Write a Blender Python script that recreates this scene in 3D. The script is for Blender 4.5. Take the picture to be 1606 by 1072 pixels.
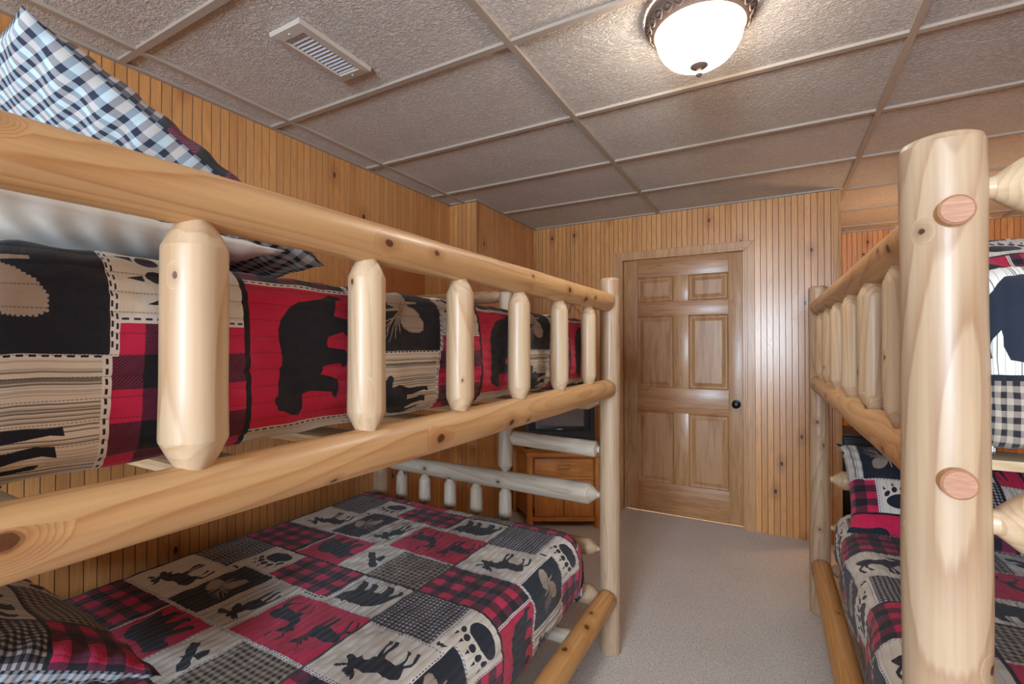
import bpy, bmesh, math, random
import numpy as np
from mathutils import Vector, Matrix

for o in list(bpy.data.objects):
    bpy.data.objects.remove(o)
S = bpy.context.scene
COL = S.collection
PI = math.pi

# ---------------------------------------------------------------- camera, light, exposure
CAMZ = 1.327
cam_data = bpy.data.cameras.new('camera')
cam_data.sensor_width = 36
cam_data.lens = 745.2 / 1606 * 36
cam_data.clip_start = 0.02
cam = bpy.data.objects.new('camera', cam_data)
COL.objects.link(cam)
yaw, pitch = 0.507, 0.0107
fwd = Vector((-math.sin(yaw) * math.cos(pitch), math.cos(yaw) * math.cos(pitch), math.sin(pitch)))
rgt = Vector((math.cos(yaw), math.sin(yaw), 0))
upv = rgt.cross(fwd)
M = Matrix((rgt, upv, -fwd)).transposed().to_4x4()
M.translation = (0, 0, CAMZ)
cam.matrix_world = M
S.camera = cam

S.view_settings.view_transform = 'Standard'
S.view_settings.look = 'None'
S.view_settings.gamma = 1
S.view_settings.use_curve_mapping = False
S.view_settings.exposure = 1.0
LAMP_E = 19.0
WIN_E = 135

world = bpy.data.worlds.new('daylight')
S.world = world
world.use_nodes = True
wn = world.node_tree
bg = wn.nodes['Background']
bg.inputs[0].default_value = (0.62, 0.80, 1.0, 1)
bg.inputs[1].default_value = 1.5

def area(name, loc, target, sx, sy, power, color):
    d = bpy.data.lights.new(name, 'AREA')
    d.shape = 'RECTANGLE'; d.size = sx; d.size_y = sy
    d.energy = power; d.color = color
    o = bpy.data.objects.new(name, d); COL.objects.link(o)
    o.location = loc
    o.rotation_euler = (Vector(target) - Vector(loc)).to_track_quat('-Z', 'Y').to_euler()
    return o

WIN = (-0.60, 0.50, 0.90, 2.10)     # window in the rear wall: x0, x1, z0, z1
# the sky seen through the rear window
area('window_daylight', (-0.05, -2.87, 1.5), (-0.05, 0, 1.5), 1.05, 1.15, WIN_E, (0.68, 0.84, 1.0))
# warm alcove glow; an unseen table lamp is added around it (shade built below)
tl_ = bpy.data.lights.new('alcove_lamp_light', 'POINT'); tl_.energy = 22; tl_.color = (1, 0.66, 0.34); tl_.shadow_soft_size = 0.08
to_ = bpy.data.objects.new('alcove_lamp_light', tl_); COL.objects.link(to_); to_.location = (1.02, 4.30, 1.16)
# lamp of the hall behind the closed door
hl = bpy.data.lights.new('hall_light', 'POINT'); hl.energy = 40; hl.color = (1, 0.72, 0.4); hl.shadow_soft_size = 0.1
ho = bpy.data.objects.new('hall_light', hl); COL.objects.link(ho); ho.location = (-0.7, 4.6, 1.6)

H = 2.387                            # ceiling height
XL, XS, YS, YD, XE, YB, XR, YR = -2.14, -1.904, 2.884, 3.85, 0.376, 5.35, 1.85, -2.60

# ---------------------------------------------------------------- node helpers
def new_mat(name):
    m = bpy.data.materials.new(name); m.use_nodes = True
    nt = m.node_tree
    return m, nt, nt.nodes['Principled BSDF']
class G:
    def __init__(s, nt): s.nt = nt
    def n(s, t, **kw):
        nd = s.nt.nodes.new(t)
        for k, v in kw.items(): setattr(nd, k, v)
        return nd
    def put(s, sock, v):
        if isinstance(v, bpy.types.NodeSocket): s.nt.links.new(v, sock)
        elif v is not None:
            if isinstance(v, (tuple, list)) and len(v) == 3 and sock.type == 'RGBA': v = (*v, 1)
            sock.default_value = v
    def math(s, op, a, b=None, c=None, clamp=False):
        nd = s.n('ShaderNodeMath', operation=op, use_clamp=clamp)
        s.put(nd.inputs[0], a)
        if b is not None: s.put(nd.inputs[1], b)
        if c is not None: s.put(nd.inputs[2], c)
        return nd.outputs[0]
    def vmath(s, op, a, b=None):
        nd = s.n('ShaderNodeVectorMath', operation=op)
        s.put(nd.inputs[0], a)
        if b is not None: s.put(nd.inputs[1], b)
        return nd.outputs[0]
    def noise(s, vec, scale, detail=2, rough=0.5, dist=0.0, dim='3D'):
        nd = s.n('ShaderNodeTexNoise', noise_dimensions=dim)
        s.put(nd.inputs['Vector'], vec)
        nd.inputs['Scale'].default_value = scale; nd.inputs['Detail'].default_value = detail
        nd.inputs['Roughness'].default_value = rough; nd.inputs['Distortion'].default_value = dist
        return nd.outputs[0]
    def voro(s, vec, scale, feature='F1', rnd=1.0, dim='3D'):
        nd = s.n('ShaderNodeTexVoronoi', feature=feature, voronoi_dimensions=dim)
        s.put(nd.inputs['Vector'], vec); nd.inputs['Scale'].default_value = scale
        nd.inputs['Randomness'].default_value = rnd
        return nd
    def ramp(s, fac, stops, interp='LINEAR'):
        nd = s.n('ShaderNodeValToRGB'); cr = nd.color_ramp; cr.interpolation = interp
        while len(cr.elements) < len(stops): cr.elements.new(0.5)
        for e, (p, c) in zip(cr.elements, stops):
            e.position = p; e.color = (*c, 1) if len(c) == 3 else c
        s.put(nd.inputs[0], fac)
        return nd.outputs[0]
    def maprange(s, v, a, b, c=0.0, d=1.0, smooth=True):
        nd = s.n('ShaderNodeMapRange', interpolation_type='SMOOTHSTEP' if smooth else 'LINEAR')
        s.put(nd.inputs[0], v)
        for i, x in enumerate((a, b, c, d)): nd.inputs[1 + i].default_value = x
        return nd.outputs[0]
    def mix(s, f, a, b, blend='MIX'):
        nd = s.n('ShaderNodeMix', data_type='RGBA', blend_type=blend)
        s.put(nd.inputs[0], f); s.put(nd.inputs[6], a); s.put(nd.inputs[7], b)
        return nd.outputs[2]
    def sep(s, v):
        nd = s.n('ShaderNodeSeparateXYZ'); s.put(nd.inputs[0], v); return nd.outputs
    def comb(s, x=0., y=0., z=0.):
        nd = s.n('ShaderNodeCombineXYZ')
        for i, v in enumerate((x, y, z)): s.put(nd.inputs[i], v)
        return nd.outputs[0]
    def bump(s, h, strength=0.3, dist=0.01, normal=None):
        nd = s.n('ShaderNodeBump'); s.put(nd.inputs['Height'], h)
        nd.inputs['Strength'].default_value = strength; nd.inputs['Distance'].default_value = dist
        if normal: s.put(nd.inputs['Normal'], normal)
        return nd.outputs[0]
def srgb(r, g, b):
    f = lambda c: (c / 255 / 12.92) if c / 255 <= 0.04045 else ((c / 255 + 0.055) / 1.055) ** 2.4
    return (f(r), f(g), f(b))

# ---------------------------------------------------------------- materials
def log_wood(name, light, grain, knot=(0.05, 0.012, 0.008), rough=0.46, contrast=0.7, seed=0.0, amount=0.055, freq=17.0):
    """peeled pine: flame-shaped year rings along local Z, sparse knots with a halo"""
    m, nt, bs = new_mat(name); g = G(nt)
    tc = g.n('ShaderNodeTexCoord').outputs['Object']
    rnd = g.n('ShaderNodeObjectInfo').outputs['Random']
    off = g.comb(g.math('MULTIPLY', rnd, 31.7), g.math('MULTIPLY', rnd, 17.3), g.math('MULTIPLY_ADD', rnd, 53.1, seed))
    p = g.vmath('ADD', tc, off)
    sx_, sy_, sz_ = g.sep(tc)
    ang = g.math('ARCTAN2', sy_, sx_)
    rad = g.math('SQRT', g.math('ADD', g.math('MULTIPLY', sx_, sx_), g.math('MULTIPLY', sy_, sy_)))
    kv = g.voro(g.comb(g.math('MULTIPLY_ADD', rnd, 41.0, g.math('MULTIPLY', ang, 0.34)), g.math('MULTIPLY_ADD', rnd, 23.0, g.math('MULTIPLY', sz_, 6.2)), 0.0), 1.0, dim='2D')
    gate = g.math('GREATER_THAN', g.sep(kv.outputs['Color'])[0], 0.56)
    size = g.math('MULTIPLY_ADD', g.sep(kv.outputs['Color'])[1], amount * 1.0, amount * 0.35)
    d0 = g.math('ADD', kv.outputs['Distance'], g.math('MULTIPLY', g.math('SUBTRACT', g.noise(p, 90, 2), 0.5), 0.03))
    dr_ = g.math('DIVIDE', d0, size)
    kn = g.math('MULTIPLY', g.maprange(dr_, 1.08, 0.86), gate)
    halo = g.math('MULTIPLY', g.maprange(dr_, 4.6, 0.9), gate)
    base = g.noise(g.vmath('MULTIPLY', p, (8.0, 8.0, 0.8)), 1.0, 1.5, 0.45, 0.3)
    f = g.math('ADD', g.math('ADD', g.math('MULTIPLY', base, 1.0), g.math('MULTIPLY', rad, 7.0)), g.math('MULTIPLY', halo, 0.30))
    fr = g.math('FRACT', g.math('MULTIPLY', f, freq))
    rings = g.math('MULTIPLY', g.math('POWER', fr, 2.6), g.maprange(fr, 1.0, 0.86))
    big = g.noise(g.vmath('MULTIPLY', p, (6, 6, 1.3)), 1.0, 2, 0.5)
    lines = g.math('MULTIPLY', g.math('MULTIPLY', rings, contrast), g.maprange(big, 0.30, 0.60, 0.35, 1.0))
    fine = g.noise(g.vmath('MULTIPLY', p, (90, 90, 3.0)), 1.0, 2, 0.6)
    c = g.mix(lines, light, grain)
    c = g.mix(g.math('MULTIPLY', g.maprange(big, 0.50, 0.72), 0.40), c, grain)
    c = g.mix(0.14, c, g.ramp(fine, [(0.35, tuple(x * 0.55 for x in grain)), (0.65, tuple(min(1, x * 1.1) for x in light))]))
    c = g.mix(g.math('MULTIPLY', halo, 0.42), c, tuple(x * 0.8 for x in grain))
    rim = g.math('MULTIPLY', g.math('MULTIPLY', g.maprange(dr_, 1.35, 1.1), gate), 0.7)
    c = g.mix(rim, c, tuple(x * 0.38 for x in grain))
    c = g.mix(kn, c, g.mix(g.noise(p, 160, 2), knot, tuple(x * 0.45 for x in grain)))
    g.put(bs.inputs['Base Color'], c)
    bs.inputs['Roughness'].default_value = rough
    bs.inputs['Coat Weight'].default_value = 0.12; bs.inputs['Coat Roughness'].default_value = 0.22
    h = g.math('ADD', g.math('MULTIPLY', big, 0.8), g.math('ADD', g.math('MULTIPLY', fine, 0.12), g.math('MULTIPLY', kn, -0.35)))
    g.put(bs.inputs['Normal'], g.bump(h, 0.35, 0.006))
    return m
PINE_L = srgb(226, 192, 146); PINE_G = srgb(190, 128, 66)
W_RAIL = log_wood('honey_pine_log', srgb(216, 172, 120), srgb(176, 108, 52), contrast=0.95)
W_SPIN = log_wood('peeled_pine_spindle', srgb(210, 182, 148), srgb(178, 130, 84), contrast=0.8, seed=5)
W_POST = log_wood('pale_pine_post', srgb(190, 161, 130), srgb(142, 96, 60), contrast=0.85, seed=9, freq=17.0)
W_GREY = log_wood('unfinished_pine_log', srgb(206, 192, 174), srgb(152, 126, 100), contrast=0.8, seed=3)
W_LOWR = log_wood('amber_pine_log', srgb(210, 158, 98), srgb(172, 98, 38), contrast=0.95, seed=7)

def flat_wood(name, light, dark, axis=2, rough=0.4, across=22.0, along=1.3, ring=7.0, tint=0.3, coat=0.2, knots=False):
    m, nt, bs = new_mat(name); g = G(nt)
    tc = g.n('ShaderNodeTexCoord').outputs['Object']
    rnd = g.n('ShaderNodeObjectInfo').outputs['Random']
    p = g.vmath('ADD', tc, g.comb(g.math('MULTIPLY', rnd, 13.0), g.math('MULTIPLY', rnd, 7.7), g.math('MULTIPLY', rnd, 29.0)))
    sc = [across] * 3; sc[axis] = along
    q = g.vmath('MULTIPLY', p, tuple(sc))
    a = g.noise(q, 1.0, 3, 0.55, 0.35)
    l = g.math('POWER', g.math('MULTIPLY', g.math('PINGPONG', g.math('MULTIPLY', a, ring), 0.5), 2.0), 2.0)
    fine = g.noise(g.vmath('MULTIPLY', q, (7, 7, 7)), 1.0, 2, 0.6)
    c = g.mix(g.math('MULTIPLY', l, 0.62), light, dark)
    c = g.mix(g.math('MULTIPLY', g.maprange(a, 0.4, 0.7), tint), c, dark)
    c = g.mix(0.12, c, g.ramp(fine, [(0.3, tuple(x * 0.5 for x in dark)), (0.7, light)]))
    if knots:
        kv = g.voro(g.vmath('MULTIPLY', p, (6, 6, 5)), 1.0).outputs['Distance']
        c = g.mix(g.maprange(kv, 0.10, 0.07), c, (0.06, 0.02, 0.01))
    g.put(bs.inputs['Base Color'], c)
    bs.inputs['Roughness'].default_value = rough
    bs.inputs['Coat Weight'].default_value = coat; bs.inputs['Coat Roughness'].default_value = 0.2
    g.put(bs.inputs['Normal'], g.bump(g.math('ADD', a, g.math('MULTIPLY', fine, 0.3)), 0.15, 0.002))
    return m
DL, DD = srgb(192, 146, 100), srgb(144, 94, 54)
M_DOORV = flat_wood('oak_stile', DL, DD, 2)
M_DOORH = flat_wood('oak_rail', srgb(186, 136, 90), srgb(138, 86, 46), 0)
M_DOORP = flat_wood('oak_panel', srgb(190, 144, 100), srgb(148, 98, 58), 2, across=14, ring=4, tint=0.5)
M_TRIMV = flat_wood('trim_wood_upright', srgb(204, 156, 108), srgb(162, 110, 66), 2, across=30, ring=5)
M_TRIMH = flat_wood('trim_wood_level', srgb(200, 150, 102), srgb(160, 108, 64), 0, across=30, ring=5)
M_CAB = flat_wood('orange_pine_cabinet', srgb(224, 150, 74), srgb(178, 100, 38), 2, across=16, ring=5, knots=True)
M_CABH = flat_wood('orange_pine_cabinet_level', srgb(224, 150, 74), srgb(178, 100, 38), 0, across=16, ring=5, knots=True)
M_SLAT = flat_wood('raw_pine_board', srgb(214, 186, 148), srgb(178, 134, 86), 0, rough=0.7, coat=0.0)
M_DOWEL = flat_wood('reddish_dowel', srgb(190, 140, 104), srgb(150, 92, 74), 0, across=120, along=14, ring=3, rough=0.5)

def bead_mat():
    m, nt, bs = new_mat('beadboard_pine'); g = G(nt)
    uv = g.n('ShaderNodeTexCoord').outputs['UV']
    s_ = g.sep(uv); u, v = s_[0], s_[1]
    sid = g.math('FLOOR', g.math('DIVIDE', u, 0.0385))
    wn = g.n('ShaderNodeTexWhiteNoise', noise_dimensions='1D'); g.put(wn.inputs['W'], sid)
    tint = wn.outputs['Value']
    pid = g.math('FLOOR', g.math('DIVIDE', u, 0.231))
    wn2 = g.n('ShaderNodeTexWhiteNoise', noise_dimensions='1D'); g.put(wn2.inputs['W'], pid)
    p = g.comb(g.math('MULTIPLY', u, 13.0), g.math('MULTIPLY_ADD', pid, 3.7, g.math('MULTIPLY', v, 1.5)), 0.0)
    a = g.noise(p, 1.0, 3, 0.5, 0.6)
    l = g.math('POWER', g.math('MULTIPLY', g.math('PINGPONG', g.math('MULTIPLY', a, 9.0), 0.5), 2.0), 2.2)
    fine = g.noise(g.comb(g.math('MULTIPLY', u, 260.0), g.math('MULTIPLY', v, 6.0), 0.0), 1.0, 2, 0.6)
    light, dark = srgb(222, 158, 92), srgb(174, 104, 46)
    c = g.mix(g.math('MULTIPLY', l, 0.40), light, dark)
    c = g.mix(g.math('MULTIPLY', tint, 0.50), c, srgb(162, 98, 54))
    c = g.mix(g.math('MULTIPLY', wn2.outputs['Value'], 0.25), c, srgb(226, 172, 112))
    c = g.mix(0.14, c, g.ramp(fine, [(0.35, srgb(130, 74, 34)), (0.65, srgb(232, 180, 120))]))
    kd = g.voro(g.comb(g.math('MULTIPLY', u, 3.1), g.math('MULTIPLY', v, 1.55), 0.0), 1.0, dim='2D').outputs['Distance']
    c = g.mix(g.math('MULTIPLY', g.maprange(kd, 0.16, 0.03), 0.45), c, srgb(150, 84, 38))
    c = g.mix(g.maprange(g.math('ADD', kd, g.math('MULTIPLY', fine, 0.012)), 0.036, 0.026), c, srgb(58, 30, 18))
    # the groove between beads is coloured darker
    fr = g.math('FRACT', g.math('DIVIDE', u, 0.0385))
    gr = g.math('SUBTRACT', 1.0, g.maprange(g.math('PINGPONG', fr, 0.5), 0.024, 0.062))
    c = g.mix(g.math('MULTIPLY', gr, 0.85), c, srgb(88, 48, 24))
    g.put(bs.inputs['Base Color'], c)
    bs.inputs['Roughness'].default_value = 0.36
    bs.inputs['Coat Weight'].default_value = 0.5; bs.inputs['Coat Roughness'].default_value = 0.24
    g.put(bs.inputs['Normal'], g.bump(g.math('ADD', a, g.math('MULTIPLY', fine, 0.2)), 0.12, 0.003))
    return m
M_BEAD = bead_mat()

def plain(name, col, rough=0.5, metal=0.0, bump=None, spec=0.5, coat=0.0):
    m, nt, bs = new_mat(name); g = G(nt)
    tc = g.n('ShaderNodeTexCoord').outputs['Object']
    nz = g.noise(tc, 35, 3, 0.5)
    c = g.mix(g.math('MULTIPLY', nz, 0.16), col, tuple(x * 0.6 for x in col))
    g.put(bs.inputs['Base Color'], c)
    bs.inputs['Roughness'].default_value = rough; bs.inputs['Metallic'].default_value = metal
    bs.inputs['Specular IOR Level'].default_value = spec; bs.inputs['Coat Weight'].default_value = coat
    if bump:
        g.put(bs.inputs['Normal'], g.bump(g.noise(tc, bump[0], 3, 0.6), bump[1], bump[2]))
    return m
def tile_mat():
    m, nt, bs = new_mat('pebbled_ceiling_tile'); g = G(nt)
    tc = g.n('ShaderNodeTexCoord').outputs['Object']
    w = g.vmath('MULTIPLY', tc, (1.0, 1.7, 1.0))
    a = g.noise(w, 62, 3, 0.62, 0.9)
    b = g.noise(tc, 5, 2, 0.5)
    h = g.maprange(a, 0.36, 0.62)
    c = g.mix(g.math('MULTIPLY', g.math('SUBTRACT', 1.0, h), 0.30), srgb(228, 216, 204), srgb(172, 159, 147))
    c = g.mix(g.math('MULTIPLY', g.maprange(b, 0.4, 0.7), 0.12), c, srgb(176, 158, 140))
    g.put(bs.inputs['Base Color'], c); bs.inputs['Roughness'].default_value = 0.8
    g.put(bs.inputs['Normal'], g.bump(h, 0.8, 0.008))
    return m
M_TILE = tile_mat()
M_TBAR = plain('painted_grid', srgb(176, 161, 147), 0.45)
def carpet_mat():
    m, nt, bs = new_mat('speckled_carpet'); g = G(nt)
    tc = g.n('ShaderNodeTexCoord').outputs['Object']
    a = g.voro(tc, 210).outputs['Color']
    n1 = g.noise(tc, 130, 3, 0.7)
    c = g.ramp(n1, [(0.26, srgb(112, 94, 82)), (0.38, srgb(200, 184, 172)), (0.50, srgb(236, 226, 216)), (0.75, srgb(250, 244, 236))])
    c = g.mix(0.22, c, g.ramp(g.sep(a)[0], [(0.0, srgb(120, 100, 86)), (1.0, srgb(226, 218, 206))]))
    big = g.noise(tc, 3, 2, 0.5)
    c = g.mix(g.math('MULTIPLY', g.maprange(big, 0.4, 0.7), 0.10), c, srgb(190, 168, 150))
    g.put(bs.inputs['Base Color'], c); bs.inputs['Roughness'].default_value = 1.0
    bs.inputs['Specular IOR Level'].default_value = 0.1
    bs.inputs['Sheen Weight'].default_value = 0.2
    g.put(bs.inputs['Normal'], g.bump(g.math('ADD', n1, g.noise(tc, 320, 2, 0.6)), 0.8, 0.006))
    return m
M_CARPET = carpet_mat()
M_BLACK = plain('black_plastic', srgb(26, 27, 34), 0.35, bump=(300, 0.1, 0.001))
M_DARK = plain('black_lacquer', srgb(14, 13, 14), 0.45)
M_SCREEN = plain('grey_glass_screen', srgb(118, 112, 110), 0.22, coat=0.6)  # grey glass, its base lightened to stand in for reflections
M_BRONZE = plain('antique_bronze', srgb(118, 98, 86), 0.6, 0.1, bump=(120, 0.25, 0.002))
M_KNOB = plain('black_iron', srgb(26, 30, 40), 0.28, 0.7)
M_VENT = plain('beige_enamel', srgb(196, 184, 172), 0.4)
M_LOUV = plain('white_enamel', srgb(212, 216, 224), 0.35)
M_HOLE = plain('duct_shadow', srgb(20, 18, 18), 0.9)
M_PANEL = plain('brown_paint', srgb(172, 104, 50), 0.45)
M_WHITE = plain('white_cotton', srgb(240, 234, 226), 0.9, bump=(30, 0.06, 0.006))
M_MATT = plain('mattress_ticking', srgb(222, 218, 212), 0.9, bump=(60, 0.3, 0.004))
M_BIND = plain('black_binding', srgb(22, 24, 30), 0.9)
M_VINYL = plain('window_vinyl', srgb(235, 235, 232), 0.4)
M_CHROME = plain('brushed_hinge', srgb(160, 140, 110), 0.3, 1.0)

# ---------------------------------------------------------------- the patchwork print
# one repeat of the quilt, 927 x 636 mm, drawn patch by patch; silhouettes are outlines in mm
TRACE = {
'red_bear': [(334,146),(329,155),(330,176),(337,184),(340,166),(354,162),(369,155),(371,176),(372,189),(391,195),(403,192),(401,185),(395,180),(400,163),(406,145),(418,142),(424,147),(428,183),(437,191),(459,189),(459,184),(452,177),(454,155),(457,141),(471,133),(476,157),(482,172),(498,175),(514,170),(512,164),(503,160),(498,110),(502,97),(515,98),(526,97),(537,90),(533,73),(527,59),(525,47),(518,45),(511,42),(503,44),(502,49),(480,51),(453,57),(437,57),(416,53),(397,51),(376,57),(361,68),(349,85),(343,117),(339,137)],
'cream_bear': [(718,480),(721,493),(720,515),(731,525),(744,542),(738,565),(731,588),(722,598),(726,604),(748,600),(759,586),(765,570),(775,554),(783,566),(782,582),(768,593),(772,599),(790,601),(803,589),(806,574),(808,561),(826,562),(837,564),(837,580),(836,595),(829,606),(841,610),(858,607),(869,586),(869,572),(872,561),(883,574),(890,587),(885,604),(892,606),(905,595),(908,579),(902,560),(894,535),(886,510),(873,496),(856,482),(838,477),(817,478),(797,476),(776,480),(763,481),(762,470),(754,474),(749,480),(735,481),(726,476)],
'moose': [(60,246),(64,257),(74,266),(87,269),(81,277),(70,285),(60,290),(60,299),(67,305),(80,301),(88,299),(91,315),(101,306),(111,302),(116,310),(122,321),(132,325),(127,338),(125,351),(119,371),(117,385),(114,392),(125,394),(131,383),(129,371),(129,361),(134,349),(139,339),(138,355),(138,372),(136,384),(131,395),(141,399),(147,387),(147,371),(146,352),(150,337),(156,328),(175,328),(194,325),(201,337),(205,348),(198,363),(192,374),(185,379),(197,381),(203,373),(204,363),(211,350),(213,332),(222,339),(229,346),(224,360),(219,375),(213,386),(224,387),(228,377),(236,353),(236,335),(222,325),(228,312),(235,297),(236,288),(214,278),(196,279),(178,281),(167,279),(160,272),(144,267),(130,268),(117,270),(112,266),(124,258),(134,248),(139,239),(139,231),(135,232),(129,241),(129,235),(120,246),(120,237),(113,242),(111,236),(106,245),(102,239),(96,247),(91,243),(91,256),(95,263),(89,265),(83,258),(79,259),(78,252),(73,254),(70,248),(66,250)],
'cone_a': [(308,310),(289,326),(278,343),(279,356),(288,363),(302,365),(322,360),(334,353),(339,344),(336,336),(340,321),(334,309),(326,304)],
'cone_b': [(332,352),(329,362),(335,370),(338,380),(351,397),(368,408),(384,408),(390,398),(390,382),(388,367),(382,355),(370,346),(357,343),(343,347)],
'cone_lines': [(326,360),(322,398),(341,341),(349,293),(343,340),(393,297),(345,339),(394,340),(347,338),(413,308),(347,338),(406,325),(361,326),(390,287),(361,326),(375,287),(375,312),(410,294)],
'deer_a': [(621,323),(616,334),(615,340),(611,346),(618,344),(627,354),(629,362),(617,373),(615,386),(611,402),(613,417),(620,428),(628,422),(622,413),(621,400),(624,386),(627,379),(629,392),(646,401),(657,410),(660,406),(650,397),(640,387),(639,375),(648,364),(661,366),(677,365),(691,363),(689,374),(686,392),(684,410),(687,424),(694,425),(694,413),(698,393),(700,373),(702,365),(713,371),(723,379),(722,388),(712,401),(708,416),(716,418),(717,411),(722,400),(730,385),(730,374),(720,366),(718,358),(738,342),(745,329),(746,317),(751,311),(764,304),(765,298),(757,292),(761,282),(759,279),(748,285),(745,283),(759,275),(769,265),(767,254),(761,247),(759,240),(759,256),(762,265),(755,273),(743,280),(732,274),(720,269),(715,261),(716,251),(722,241),(718,241),(709,251),(709,267),(723,276),(719,283),(725,291),(733,293),(732,305),(724,317),(714,323),(701,320),(681,319),(656,317),(642,316)],
'deer_b': [(798,264),(800,272),(808,281),(810,293),(811,312),(810,332),(812,353),(811,372),(812,388),(815,402),(821,403),(822,387),(822,371),(824,356),(831,347),(835,358),(832,373),(831,390),(836,405),(841,403),(840,390),(843,375),(847,360),(851,352),(869,350),(886,346),(893,358),(891,373),(888,387),(883,405),(889,407),(892,394),(898,380),(905,364),(915,368),(916,382),(911,396),(903,408),(910,408),(916,397),(921,381),(922,364),(908,356),(905,344),(911,336),(917,324),(916,312),(905,304),(885,301),(864,304),(846,306),(832,302),(830,295),(841,287),(830,280),(841,267),(833,266),(827,267),(842,257),(853,243),(848,235),(840,227),(842,235),(846,245),(837,258),(821,267),(814,262),(804,256),(793,250),(794,241),(801,231),(805,224),(794,234),(789,244),(790,252),(801,258),(806,263)],
'stripe_moose': [(489,244),(484,250),(479,251),(477,257),(471,258),(468,264),(481,271),(497,270),(507,270),(507,276),(493,289),(483,302),(482,310),(489,316),(497,312),(507,310),(507,320),(503,332),(506,345),(512,363),(512,388),(513,408),(512,426),(522,428),(520,414),(524,390),(526,373),(527,357),(537,359),(536,378),(532,399),(533,419),(547,422),(544,408),(547,385),(551,368),(554,356),(560,359),(559,377),(555,395),(555,406),(563,404),(564,390),(567,369),(568,352),(571,329),(565,314),(548,297),(545,284),(535,275),(549,271),(566,261),(562,259),(551,262),(557,257),(559,252),(546,256),(551,248),(534,260),(534,251),(520,250),(518,258),(510,257),(503,251),(503,246),(496,248)],
'bird': [(652,55),(641,61),(638,69),(632,76),(628,82),(623,82),(618,78),(616,79),(615,85),(621,85),(620,92),(608,98),(599,104),(592,114),(582,123),(579,130),(583,136),(590,140),(604,139),(610,133),(616,123),(626,117),(636,107),(638,113),(643,125),(651,137),(656,134),(663,126),(667,118),(668,106),(672,97),(663,97),(646,97),(653,91),(660,84),(672,80),(679,72),(683,65),(682,57),(673,47),(664,49)],
}

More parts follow.
